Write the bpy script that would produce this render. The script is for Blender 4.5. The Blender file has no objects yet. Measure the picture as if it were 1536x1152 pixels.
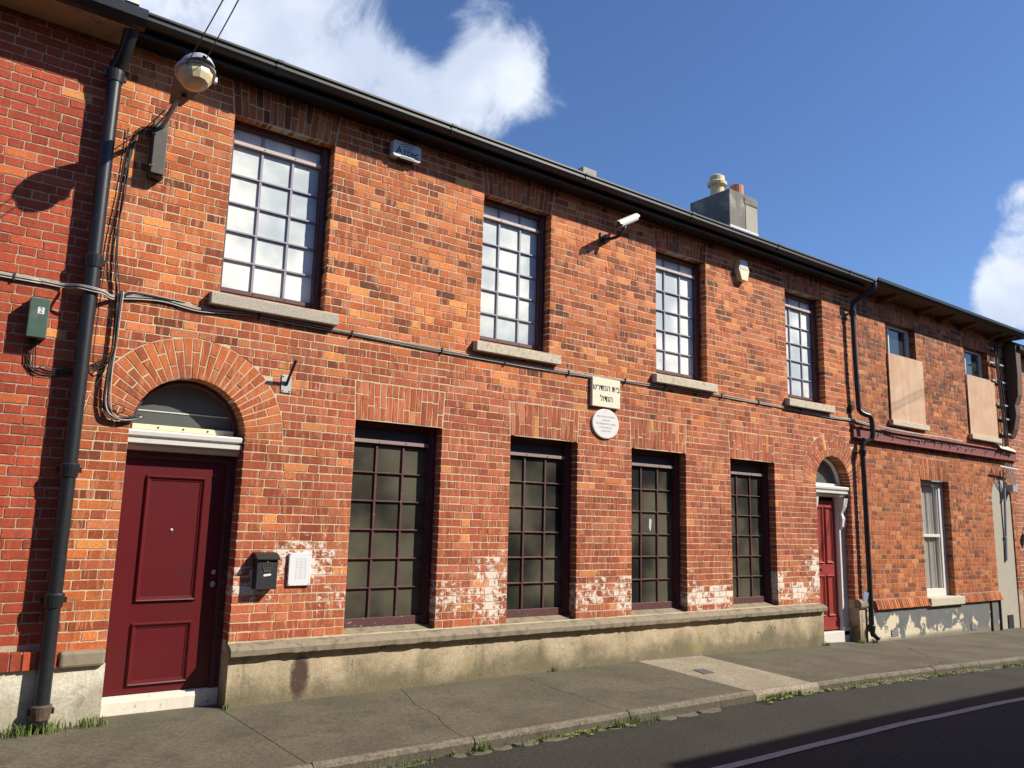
import bpy, math, random
from mathutils import Vector, Matrix, noise
random.seed(7)
R = math.radians
scene = bpy.context.scene
COL = scene.collection

# ------------------------------------------------------------------ camera
CAM = Vector((0, -6.9, 1.545))
F_PX = 1206.25
yaw, pitch, roll = R(36.524), R(9.740), R(1.4465)
FWD = Vector((math.sin(yaw)*math.cos(pitch), math.cos(yaw)*math.cos(pitch), math.sin(pitch)))
RT0 = Vector((math.cos(yaw), -math.sin(yaw), 0)); UP0 = RT0.cross(FWD)
RGT = RT0*math.cos(roll) + UP0*math.sin(roll); UPV = UP0*math.cos(roll) - RT0*math.sin(roll)
cd = bpy.data.cameras.new('camera'); cam = bpy.data.objects.new('camera', cd); COL.objects.link(cam)
cam.matrix_world = Matrix(((RGT.x, UPV.x, -FWD.x, CAM.x), (RGT.y, UPV.y, -FWD.y, CAM.y), (RGT.z, UPV.z, -FWD.z, CAM.z), (0, 0, 0, 1)))
cd.sensor_width = 36; cd.sensor_fit = 'HORIZONTAL'; cd.lens = F_PX/1536*36; cd.clip_end = 3000; cd.clip_start = .05
scene.camera = cam

def ray(px, py): return (FWD + RGT*((px-768)/F_PX) - UPV*((py-576)/F_PX)).normalized()
def project(p):
    v = Vector(p) - CAM; q = v.dot(FWD)
    if q < .1: return None
    return 768 + F_PX*v.dot(RGT)/q, 576 - F_PX*v.dot(UPV)/q, q

# ------------------------------------------------------------------ node helpers
def nd(nt, typ, **kw):
    n = nt.nodes.new(typ)
    for k, v in kw.items():
        if k.startswith('i_'):
            key = k[2:]; key = int(key) if key.isdigit() else key.replace('_', ' ')
            s = n.inputs[key]
            if hasattr(v, 'links') or isinstance(v, bpy.types.NodeSocket): nt.links.new(v, s)
            else: s.default_value = v
        else: setattr(n, k, v)
    return n
def mth(nt, op, a, b=0., c=None, clamp=False):
    n = nt.nodes.new('ShaderNodeMath'); n.operation = op; n.use_clamp = clamp
    for i, v in enumerate((a, b) if c is None else (a, b, c)):
        if isinstance(v, bpy.types.NodeSocket): nt.links.new(v, n.inputs[i])
        else: n.inputs[i].default_value = v
    return n.outputs[0]
def mixc(nt, fac, a, b, blend='MIX'):
    n = nt.nodes.new('ShaderNodeMix'); n.data_type = 'RGBA'; n.blend_type = blend
    for s, v in ((n.inputs[0], fac), (n.inputs[6], a), (n.inputs[7], b)):
        if isinstance(v, bpy.types.NodeSocket): nt.links.new(v, s)
        elif isinstance(v, (int, float)): s.default_value = v
        else: s.default_value = (*v[:3], 1)
    return n.outputs[2]
def sstep(nt, x, lo, hi):
    n = nt.nodes.new('ShaderNodeMapRange'); n.interpolation_type = 'SMOOTHSTEP'
    for s, v in ((n.inputs[0], x), (n.inputs[1], lo), (n.inputs[2], hi)):
        if isinstance(v, bpy.types.NodeSocket): nt.links.new(v, s)
        else: s.default_value = v
    return n.outputs[0]
def pos(nt, scale=(1, 1, 1), off=(0, 0, 0)):
    g = nt.nodes.new('ShaderNodeNewGeometry')
    m = nd(nt, 'ShaderNodeMapping', i_Vector=g.outputs['Position']); m.inputs['Scale'].default_value = scale; m.inputs['Location'].default_value = off
    return m.outputs[0]
def nz(nt, vec, scale, detail=4., rough=.55, dist=0.):
    n = nd(nt, 'ShaderNodeTexNoise', i_Vector=vec); n.inputs['Scale'].default_value = scale
    n.inputs['Detail'].default_value = detail; n.inputs['Roughness'].default_value = rough; n.inputs['Distortion'].default_value = dist
    return n.outputs[0]

# ------------------------------------------------------------------ world: sky with clouds
SUN_TO = Vector((1.0, -1.0, 1.1)).normalized()
sun_el = math.asin(SUN_TO.z); sun_az = math.atan2(SUN_TO.x, SUN_TO.y)
world = bpy.data.worlds.new('World'); scene.world = world; world.use_nodes = True
nt = world.node_tree; nt.nodes.clear()
sky = nd(nt, 'ShaderNodeTexSky', sky_type='NISHITA'); sky.sun_disc = False
sky.sun_elevation = sun_el; sky.sun_rotation = sun_az; sky.air_density = 1.0; sky.dust_density = .35; sky.ozone_density = 2.2
tc = nt.nodes.new('ShaderNodeTexCoord'); dv = tc.outputs['Generated']
n_big = nz(nt, dv, 3.4, 7, .56, .25)
n_fine = nz(nt, dv, 10., 8, .66, .6)
dens = mth(nt, 'ADD', mth(nt, 'MULTIPLY', mth(nt, 'SUBTRACT', n_big, .5), 1.5), mth(nt, 'MULTIPLY', mth(nt, 'SUBTRACT', n_fine, .5), 1.5))
def blob(d, inner, outer, w):
    dp = nd(nt, 'ShaderNodeVectorMath', operation='DOT_PRODUCT', i_0=dv); dp.inputs[1].default_value = d
    return mth(nt, 'MULTIPLY', sstep(nt, dp.outputs['Value'], math.cos(R(outer)), math.cos(R(inner))), w)
BL = [((330, 10), 2, 12, .48), ((480, 10), 1, 8, .34), ((240, -60), 3, 14, .3), ((560, 150), .5, 5.5, .54), ((650, 165), .5, 4.5, .46), ((745, 60), .5, 4.6, .48), ((830, 112), .5, 4.6, .50), ((735, 125), .5, 4.2, .46),
      ((1532, 305), 0, 1.9, .5), ((1505, 450), .4, 2.9, .55), ((1545, 410), 1, 4.0, .6), ((1120, 160), 6, 17, -.5), ((1000, -40), 4, 13, -.4), ((1290, 350), 2, 9, -.4), ((640, 20), .5, 3.5, -.14)]
for p, i, o, w in BL: dens = mth(nt, 'ADD', dens, blob(ray(*p), i, o, w))
cloud = sstep(nt, dens, .17, .82)
shade = sstep(nt, nz(nt, dv, 6.5, 5, .55), .35, .7)
ccol = mixc(nt, shade, (6.0, 6.8, 8.4), (9.4, 9.8, 10.6))
skyc = mixc(nt, 1.0, sky.outputs[0], (.80, 1.0, 1.32), 'MULTIPLY')
fin = mixc(nt, mth(nt, 'MULTIPLY', cloud, .93), skyc, ccol)
bg = nd(nt, 'ShaderNodeBackground', i_Color=fin); bg.inputs['Strength'].default_value = .070
out = nt.nodes.new('ShaderNodeOutputWorld'); nt.links.new(bg.outputs[0], out.inputs[0])

# ------------------------------------------------------------------ sun, exposure
sl = bpy.data.lights.new('sun', 'SUN'); sl.energy = 4.6; sl.angle = R(.53); sl.color = (1, .92, .79)
so = bpy.data.objects.new('sun', sl); COL.objects.link(so)
so.rotation_euler = SUN_TO.to_track_quat('Z', 'Y').to_euler(); so.location = (12, -12, 14)
scene.view_settings.view_transform = 'Standard'; scene.view_settings.look = 'None'
scene.view_settings.exposure = .68; scene.view_settings.gamma = 1

# ------------------------------------------------------------------ materials
def new_mat(name):
    m = bpy.data.materials.new(name); m.use_nodes = True; nt = m.node_tree
    return m, nt, nt.nodes['Principled BSDF']
def bump(nt, b, h, strength=.3, dist=.004):
    n = nd(nt, 'ShaderNodeBump', i_Height=h); n.inputs['Strength'].default_value = strength; n.inputs['Distance'].default_value = dist
    nt.links.new(n.outputs[0], b.inputs['Normal'])
def setc(nt, b, c): nt.links.new(c, b.inputs['Base Color'])
def simple(name, col, rough=.6, var=.18, scale=25., metal=0., bstr=.15, bscale=120., spec=.5, alt=None, altscale=6., altlo=.5, althi=.7):
    m, nt, b = new_mat(name)
    p = pos(nt)
    c = mixc(nt, nz(nt, p, scale, 5), [v*(1-var) for v in col], [min(1, v*(1+var)) for v in col])
    if alt: c = mixc(nt, sstep(nt, nz(nt, p, altscale, 6, .6, .3), altlo, althi), c, alt)
    setc(nt, b, c)
    b.inputs['Roughness'].default_value = rough; b.inputs['Metallic'].default_value = metal; b.inputs['Specular IOR Level'].default_value = spec
    if bstr: bump(nt, b, nz(nt, p, bscale, 4), bstr, .003)
    return m
def brick_mat(name, effcol=(.74, .67, .58), stripe=.72):
    m, nt, b = new_mat(name)
    at = nd(nt, 'ShaderNodeAttribute', attribute_name='tint'); tint = at.outputs['Color']; eff = at.outputs['Alpha']
    st = nz(nt, pos(nt, (26, 26, 3.2)), 1., 3, .6)
    c = mixc(nt, mth(nt, 'MULTIPLY', sstep(nt, st, .52, .60), stripe), tint, (.54, .22, .105))
    st2 = nz(nt, pos(nt, (15, 15, 5), (3, 1, 7)), 1., 4, .6)
    c = mixc(nt, mth(nt, 'MULTIPLY', sstep(nt, st2, .52, .72), .50), c, (.19, .062, .036))
    g = nz(nt, pos(nt), 75., 5, .65)
    c = mixc(nt, 1.0, c, mixc(nt, sstep(nt, g, .28, .72), (.72, .70, .68), (1.2, 1.2, 1.2)), 'MULTIPLY')
    wth = nz(nt, pos(nt, (1, 1, .8)), .9, 5, .6)
    c = mixc(nt, 1.0, c, mixc(nt, sstep(nt, wth, .34, .66), (.80, .77, .75), (1.10, 1.10, 1.08)), 'MULTIPLY')
    run = nz(nt, pos(nt, (3.4, 3.4, .5), (9, 2, 0)), 1., 5, .62)
    c = mixc(nt, mth(nt, 'MULTIPLY', sstep(nt, run, .56, .72), .38), c, (.13, .055, .035))
    spk = nz(nt, pos(nt), 210., 3, .6)
    c = mixc(nt, mth(nt, 'MULTIPLY', sstep(nt, spk, .66, .76), .55), c, (.06, .03, .025))
    en = mth(nt, 'ADD', mth(nt, 'MULTIPLY', nz(nt, pos(nt), 13., 7, .66, .5), .72), mth(nt, 'MULTIPLY', nz(nt, pos(nt), 55., 4, .6), .28))
    th = mth(nt, 'SUBTRACT', .69, mth(nt, 'MULTIPLY', eff, .36))
    ef = mth(nt, 'MULTIPLY', sstep(nt, en, th, mth(nt, 'ADD', th, .09)), mth(nt, 'MINIMUM', mth(nt, 'MULTIPLY', eff, 4.), .86))
    c = mixc(nt, ef, c, effcol)
    setc(nt, b, c); b.inputs['Roughness'].default_value = .82; b.inputs['Specular IOR Level'].default_value = .3
    bump(nt, b, mth(nt, 'ADD', mth(nt, 'MULTIPLY', nz(nt, pos(nt), 45., 4), .6), mth(nt, 'MULTIPLY', nz(nt, pos(nt), 180., 4), .5)), .5, .0045)
    return m
M = {}
M['brick'] = brick_mat('fired_brick')
M['brick_red'] = brick_mat('painted_brick', (.50, .24, .11), .12)
M['brick_old'] = brick_mat('rough_orange_brick', stripe=.6)
M['mortar'] = simple('lime_mortar', (.56, .455, .30), .95, .2, 40, alt=(.36, .275, .185), altscale=3.2, altlo=.5, althi=.66, bstr=.5, bscale=160)
M['mortar_grey'] = simple('grey_mortar', (.40, .325, .22), .95, .3, 40, alt=(.24, .185, .13), altscale=4, bstr=.5)
M['mortar_dark'] = simple('brown_mortar', (.30, .20, .13), .95, .35, 40, alt=(.42, .34, .25), altscale=5, bstr=.5)
M['granite'] = simple('granite', (.42, .38, .31), .85, .1, 30, alt=(.22, .20, .17), altscale=95, altlo=.5, althi=.62, bstr=.5, bscale=150)
M['limestone'] = simple('limestone', (.50, .45, .34), .85, .15, 22, alt=(.33, .29, .22), altscale=30, altlo=.52, althi=.66, bstr=.45, bscale=110)
M['capstone'] = simple('weathered_cap_concrete', (.235, .195, .135), .92, .28, 18, alt=(.13, .115, .078), altscale=9, altlo=.48, althi=.66, bstr=.7, bscale=90)
M['black_pipe'] = simple('black_painted_iron', (.012, .013, .016), .40, .3, 18, alt=(.035, .035, .038), altscale=30, altlo=.58, althi=.75, bstr=.12)
M['rust_iron'] = simple('rusty_iron', (.07, .045, .034), .75, .3, 60, alt=(.16, .09, .05), altscale=40, bstr=.4)
M['black_gutter'] = simple('black_gutter_paint', (.006, .006, .007), .5, .25, 12, alt=(.014, .014, .015), altscale=14, altlo=.6, althi=.8, bstr=.08)
M['maroon_door'] = simple('maroon_gloss_paint', (.098, .0075, .010), .36, .12, 2.2, bstr=.06, bscale=14, alt=(.078, .012, .013), altscale=3.5, altlo=.5, althi=.75)
M['maroon_frame'] = simple('dark_maroon_paint', (.075, .022, .024), .5, .25, 20, alt=(.13, .05, .05), altscale=25, bstr=.12)
M['maroon_glint'] = simple('maroon_bar_painted_glint', (.085, .030, .030), .55, .22, 30, alt=(.34, .26, .23), altscale=26, altlo=.62, althi=.72, bstr=.2)  # whitish flecks put edge highlights into the maroon colour
M['bar_pale'] = simple('pale_mauve_bar', (.27, .255, .31), .6, .15, 25, bstr=.1)  # upper bars take a paler mauve than the lower maroon ones
M['strip_pale'] = simple('pale_screen_strip', (.44, .37, .35), .6, .12, 30, alt=(.3, .22, .21), altscale=35, altlo=.6, althi=.72, bstr=.15)
M['strip_dull'] = simple('dull_screen_strip', (.24, .18, .17), .6, .15, 30, alt=(.16, .09, .09), altscale=35, altlo=.55, althi=.7, bstr=.15)
M['red_door'] = simple('faded_red_paint', (.27, .030, .024), .5, .15, 8, alt=(.20, .025, .02), altscale=5, bstr=.06)
M['white_paint'] = simple('white_gloss_paint', (.64, .62, .58), .45, .06, 20, alt=(.44, .46, .40), altscale=14, altlo=.62, althi=.8, bstr=.1)
M['step_paint'] = simple('worn_white_step', (.66, .62, .53), .8, .1, 14, alt=(.30, .27, .22), altscale=16, altlo=.6, althi=.7, bstr=.5, bscale=60)
M['white_plastic'] = simple('white_plastic', (.66, .65, .62), .4, .04, 8, bstr=0)
M['cream_plastic'] = simple('cream_plastic', (.70, .62, .40), .45, .06, 20, bstr=0)
M['grey_plastic'] = simple('off_white_plastic', (.52, .52, .50), .45, .06, 8, bstr=0)
M['dark_plastic'] = simple('dark_plastic', (.02, .02, .022), .5, .1, 8, bstr=.05)
M['navy'] = simple('navy_print', (.015, .02, .10), .5, .05, 8, bstr=0)
M['ink'] = simple('dark_print', (.03, .03, .035), .6, .05, 8, bstr=0)
M['faint_ink'] = simple('faint_print', (.36, .38, .46), .7, .05, 8, bstr=0)
M['paper'] = simple('white_paper', (.66, .66, .68), .7, .05, 30, bstr=.03)
M['plaque_stone'] = simple('cream_stone_plaque', (.68, .65, .49), .7, .05, 20, bstr=.1)
M['metal'] = simple('brushed_metal', (.55, .55, .56), .32, .1, 40, metal=1., bstr=.1)
M['zinc'] = simple('galvanised_steel', (.40, .41, .43), .5, .15, 40, metal=.4, bstr=.1)
M['lamp_shell'] = simple('grey_lamp_shell', (.38, .40, .44), .45, .1, 15, alt=(.26, .26, .26), altscale=20, bstr=.05)
M['lamp_under'] = simple('brown_lamp_underside', (.14, .12, .085), .6, .25, 20, bstr=.1)  # darker and browner than the shell above it
M['ballast'] = simple('olive_steel_box', (.055, .05, .036), .55, .2, 15, alt=(.11, .10, .075), altscale=9, bstr=.1)
M['green_box'] = simple('green_steel_box', (.042, .085, .062), .55, .2, 15, alt=(.075, .125, .10), altscale=14, altlo=.52, althi=.7, bstr=.15)
M['cable_black'] = simple('black_cable', (.014, .014, .015), .6, .2, 20, bstr=0)
M['cable_grey'] = simple('pale_cable', (.42, .40, .36), .6, .2, 20, bstr=0)
M['plywood'] = simple('plywood', (.50, .315, .19), .75, .06, 4, alt=(.56, .39, .255), altscale=2.2, altlo=.4, althi=.7, bstr=.05)
M['beam_red'] = simple('oxide_red_steel', (.19, .045, .038), .6, .15, 14, bstr=.08)
M['soffit_wood'] = simple('weathered_soffit_board', (.10, .062, .036), .8, .3, 14, bstr=.3)
M['soffit_plaster'] = simple('old_soffit_plaster', (.34, .28, .18), .9, .2, 12, alt=(.15, .12, .08), altscale=7, bstr=.3)
M['slate'] = simple('roof_slate', (.045, .047, .055), .7, .2, 9, bstr=.3)
M['lead'] = simple('lead_flashing', (.50, .51, .54), .55, .1, 9, bstr=.1)
M['pot_cream'] = simple('cream_chimney_pot', (.62, .48, .28), .75, .12, 14, bstr=.2)
M['pot_terracotta'] = simple('terracotta_pot', (.42, .17, .10), .75, .12, 14, bstr=.2)
M['chimney'] = simple('sooty_chimney_render', (.17, .158, .132), .95, .3, 5, alt=(.34, .315, .26), altscale=2.6, altlo=.52, althi=.7, bstr=.5, bscale=40)
M['grey_render'] = simple('grey_cement_render', (.36, .33, .27), .95, .1, 4, alt=(.31, .29, .24), altscale=2, bstr=.3, bscale=70)
M['net'] = simple('net_curtain', (.55, .54, .49), .9, .1, 20, bstr=0)
M['pink_brick'] = brick_mat('pink_brick', stripe=.1)
M['cover'] = simple('grey_utility_cover', (.085, .09, .09), .8, .2, 30, bstr=.3)
M['stone_sett'] = simple('gutter_stone', (.125, .108, .068), .92, .3, 18, alt=(.06, .058, .03), altscale=10, bstr=.6, bscale=60)
M['road_paint'] = simple('worn_white_paint', (.44, .40, .31), .85, .15, 30, alt=(.14, .13, .12), altscale=30, altlo=.56, althi=.68, bstr=.4)
M['interior'] = simple('dark_interior', (.008, .008, .009), .9, .1, 8, bstr=0)
M['blue_paper'] = simple('pale_blue_paper', (.42, .47, .62), .7, .1, 20, bstr=0)
M['rag'] = simple('pale_rag', (.60, .55, .42), .95, .2, 15, bstr=.4)

def glass_mat(name, col, rough, col2=None, sc=2.0, spec=.5, var=.12):
    m, nt, b = new_mat(name); p = pos(nt)
    c = mixc(nt, sstep(nt, nz(nt, p, sc, 4, .5), .36, .64), [v*(1-var) for v in col], [min(1, v*(1+var)) for v in (col2 or col)])
    d = sstep(nt, nz(nt, p, 140, 3, .6), .66, .80)
    c = mixc(nt, mth(nt, 'MULTIPLY', d, .14), c, (.5, .5, .46))
    setc(nt, b, c); b.inputs['Roughness'].default_value = rough; b.inputs['Specular IOR Level'].default_value = spec
    bump(nt, b, nz(nt, p, 5., 2), .04, .01)
    return m
M['glass_up'] = glass_mat('frosted_white_glass', (.46, .53, .57), .35, (.72, .73, .68), 1.4, .2)  # bluish and whitish patches paint sky reflection into the frosted colour
M['glass_low'] = glass_mat('dusty_glass_painted_reflection', (.016, .0175, .0165), .3, (.085, .077, .054), 1.1, .3, .2)  # second, paler tone paints street reflections into the dusty pane colour
M['glass_fan'] = glass_mat('grey_fanlight_glass', (.095, .105, .10), .25)
M['glass_sash'] = glass_mat('clear_sash_glass', (.03, .04, .042), .06, None, 2, .8)
m, nt, b = new_mat('yellowed_lens'); setc(nt, b, mixc(nt, nz(nt, pos(nt), 22., 4), (.50, .40, .20), (.66, .58, .36)))
b.inputs['Roughness'].default_value = .35; b.inputs['Subsurface Weight'].default_value = .25; b.inputs['Subsurface Radius'].default_value = (.05, .04, .02); M['lens'] = m

def cracks(nt, c, scale, width, col, amount=.8, mask=.5, stretch=(1, 1, 1)):
    pv = pos(nt, stretch); dn = nd(nt, 'ShaderNodeTexNoise', i_Vector=pv); dn.inputs['Scale'].default_value = scale*2.2; dn.inputs['Detail'].default_value = 5
    mv = nd(nt, 'ShaderNodeMix', data_type='VECTOR'); mv.inputs[0].default_value = .30; nt.links.new(pv, mv.inputs[4]); nt.links.new(dn.outputs['Color'], mv.inputs[5])
    vo = nd(nt, 'ShaderNodeTexVoronoi', feature='DISTANCE_TO_EDGE', i_Vector=mv.outputs[1]); vo.inputs['Scale'].default_value = scale
    ln = sstep(nt, vo.outputs['Distance'], width, width*.2)
    mk = sstep(nt, nz(nt, pos(nt, (1, 1, 1), (7, 3, 1)), scale*.9, 3), mask, mask+.06)
    return mixc(nt, mth(nt, 'MULTIPLY', mth(nt, 'MULTIPLY', ln, mk), amount), c, col)
# plinth render with damp stains that have shapes of their own
def plinth_mat(name, base, base2, low, splash=None):
    m, nt, b = new_mat(name); p = pos(nt)
    c = mixc(nt, sstep(nt, nz(nt, p, 2.6, 6, .6), .38, .62), base, base2)
    streak = sstep(nt, nz(nt, pos(nt, (5.5, 5.5, 1.0)), 1., 5, .6), .52, .70)
    c = mixc(nt, mth(nt, 'MULTIPLY', streak, .62), c, (.17, .145, .095))
    sep = nd(nt, 'ShaderNodeSeparateXYZ', i_0=nd(nt, 'ShaderNodeNewGeometry').outputs['Position'])
    hz = mth(nt, 'ADD', sep.outputs[2], mth(nt, 'MULTIPLY', mth(nt, 'SUBTRACT', nz(nt, p, 2.4, 6, .6), .5), -.75))
    c = mixc(nt, mth(nt, 'MULTIPLY', sstep(nt, hz, .34, .02), .85), c, low)
    yl = mth(nt, 'MULTIPLY', sstep(nt, nz(nt, pos(nt, (1.1, 1, 2.2), (4.4, 0, 0)), 1.4, 4), .60, .72), .5)
    c = mixc(nt, yl, c, (.30, .25, .07))
    if splash:
        cx, cz, rx, rz = splash
        dx = mth(nt, 'DIVIDE', mth(nt, 'SUBTRACT', sep.outputs[0], cx), rx); dz = mth(nt, 'DIVIDE', mth(nt, 'SUBTRACT', sep.outputs[2], cz), rz)
        rr = mth(nt, 'ADD', mth(nt, 'ADD', mth(nt, 'MULTIPLY', dx, dx), mth(nt, 'MULTIPLY', dz, dz)), mth(nt, 'MULTIPLY', nz(nt, p, 14, 4), .9))
        c = mixc(nt, sstep(nt, rr, 1.45, .75), c, (.070, .040, .028))
    g = nz(nt, p, 60, 5, .65)
    c = mixc(nt, 1.0, c, mixc(nt, sstep(nt, g, .3, .7), (.8, .79, .77), (1.12, 1.12, 1.12)), 'MULTIPLY')
    c = cracks(nt, c, 2.4, .012, (.055, .042, .025), .8, .54)
    c = mixc(nt, mth(nt, 'MULTIPLY', sstep(nt, nz(nt, p, 7., 7, .65, .5), .56, .70), .5), c, (.16, .135, .085))
    setc(nt, b, c); b.inputs['Roughness'].default_value = .92
    bump(nt, b, mth(nt, 'ADD', nz(nt, p, 22, 5, .6), mth(nt, 'MULTIPLY', nz(nt, p, 140, 3), .35)), .6, .006)
    return m
M['plinth'] = plinth_mat('stained_cream_render', (.40, .325, .215), (.475, .385, .26), (.115, .098, .052), (2.89, .19, .105, .22))
M['plinth_white'] = plinth_mat('whitewashed_render', (.60, .56, .45), (.66, .62, .52), (.33, .30, .22))
# peeling blue-grey paint over cream
m, nt, b = new_mat('peeling_blue_grey_paint'); p = pos(nt)
sep = nd(nt, 'ShaderNodeSeparateXYZ', i_0=nd(nt, 'ShaderNodeNewGeometry').outputs['Position'])
pe = mth(nt, 'ADD', nz(nt, p, 3.6, 8, .62, .4), mth(nt, 'MULTIPLY', sep.outputs[2], -.35)); pe = mth(nt, 'ADD', pe, mth(nt, 'MULTIPLY', sep.outputs[0], -.035))
pl = mth(nt, 'MULTIPLY', sstep(nt, pe, .005, .045), sstep(nt, sep.outputs[2], -.16, -.04))
c = mixc(nt, pl, mixc(nt, nz(nt, p, 6, 5), (.085, .09, .095), (.15, .155, .16)), (.58, .51, .37))
c = mixc(nt, mth(nt, 'MULTIPLY', sstep(nt, mth(nt, 'ADD', sep.outputs[2], mth(nt, 'MULTIPLY', nz(nt, p, 5, 5), .12)), .02, -.10), .8), c, (.19, .165, .11))
setc(nt, b, c); b.inputs['Roughness'].default_value = .85; bump(nt, b, pl, .4, .004); M['plinth_peel'] = m

def ground_mat(name, a, bb, dark, sc, spot=0., crk=0., spotc=(.34, .32, .27), rough=.93, grain=230., gs=(.75, 1.25), bs=.5):
    m, nt, b = new_mat(name); p = pos(nt)
    c = mixc(nt, sstep(nt, nz(nt, p, sc, 7, .6), .34, .66), a, bb)
    c = mixc(nt, mth(nt, 'MULTIPLY', sstep(nt, nz(nt, p, sc*2.3, 6, .62, .4), .52, .7), .55), c, dark)
    g = nz(nt, p, grain, 3, .65)
    c = mixc(nt, 1., c, mixc(nt, sstep(nt, g, .3, .7), (gs[0],)*3, (gs[1],)*3), 'MULTIPLY')
    g2 = nz(nt, pos(nt, (1, 1.5, 1)), 38., 6, .7)
    c = mixc(nt, 1., c, mixc(nt, sstep(nt, g2, .32, .68), (gs[0]*.86,)*3, (gs[1]*1.08,)*3), 'MULTIPLY')
    if spot: c = mixc(nt, mth(nt, 'MULTIPLY', sstep(nt, nz(nt, pos(nt, (1, 2.4, 1)), 17, 6, .72), .62, .74), spot*.55), c, [v*1.75 for v in bb])
    if spot: c = mixc(nt, mth(nt, 'MULTIPLY', sstep(nt, nz(nt, pos(nt), 48, 3, .6), .72, .76), spot), c, spotc)
    if crk: c = cracks(nt, c, .55, .006, (.035, .028, .018), crk, .47)
    setc(nt, b, c); b.inputs['Roughness'].default_value = rough
    bump(nt, b, mth(nt, 'ADD', mth(nt, 'MULTIPLY', g, .5), nz(nt, p, 30, 5)), bs, .006)
    return m
M['pavement'] = ground_mat('old_pavement_concrete', (.078, .067, .042), (.108, .094, .062), (.052, .045, .028), 1.5, .9, .9)
M['pavement_new'] = ground_mat('pale_new_concrete', (.235, .198, .138), (.30, .258, .188), (.175, .146, .10), 2.2, .5)
M['kerb'] = ground_mat('granite_kerb', (.115, .098, .067), (.165, .142, .102), (.07, .06, .04), 4., .6, grain=150.)
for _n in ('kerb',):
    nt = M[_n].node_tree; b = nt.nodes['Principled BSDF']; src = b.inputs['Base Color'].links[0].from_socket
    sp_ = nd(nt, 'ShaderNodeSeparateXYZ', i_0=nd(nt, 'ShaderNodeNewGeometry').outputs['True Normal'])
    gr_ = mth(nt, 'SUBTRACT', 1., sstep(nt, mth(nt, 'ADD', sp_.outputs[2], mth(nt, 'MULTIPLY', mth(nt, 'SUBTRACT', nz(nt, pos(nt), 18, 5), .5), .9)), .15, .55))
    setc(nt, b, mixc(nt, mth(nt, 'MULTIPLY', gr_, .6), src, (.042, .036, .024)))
M['kerb_new'] = ground_mat('pale_kerb_concrete', (.22, .187, .132), (.28, .24, .178), (.15, .128, .088), 4., .4)
M['asphalt'] = ground_mat('asphalt', (.0175, .0158, .0112), (.0245, .0222, .0158), (.0128, .0115, .008), .9, .12, 0., (.10, .095, .085), .9, 190., (.45, 1.6), .8)
M['ground'] = ground_mat('bare_ground', (.10, .09, .07), (.14, .12, .09), (.08, .07, .05), .2)
m, nt, b = new_mat('grass_blade'); setc(nt, b, mixc(nt, nz(nt, pos(nt), 9, 3), (.085, .14, .022), (.19, .24, .055))); b.inputs['Roughness'].default_value = .6; M['grass'] = m
m, nt, b = new_mat('moss'); setc(nt, b, mixc(nt, nz(nt, pos(nt), 30, 5), (.09, .10, .025), (.17, .18, .06))); b.inputs['Roughness'].default_value = .95; M['moss'] = m

# ------------------------------------------------------------------ mesh helpers
WL = {}
def link(o, parent=None, world=(0, 0, 0)):
    COL.objects.link(o); world = Vector(world); WL[o.name] = world
    if parent is not None: o.parent = parent; o.location = world - WL[parent.name]
    else: o.location = world
    return o
def tag(o, label=None, cat=None, group=None, kind=None):
    if label: o['label'] = label
    if cat: o['category'] = cat
    if group: o['group'] = group
    if kind: o['kind'] = kind
    return o
def root(name, loc, label, cat, group=None):
    o = bpy.data.objects.new(name, None); o.empty_display_size = .2; link(o, None, loc); return tag(o, label, cat, group)

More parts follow.
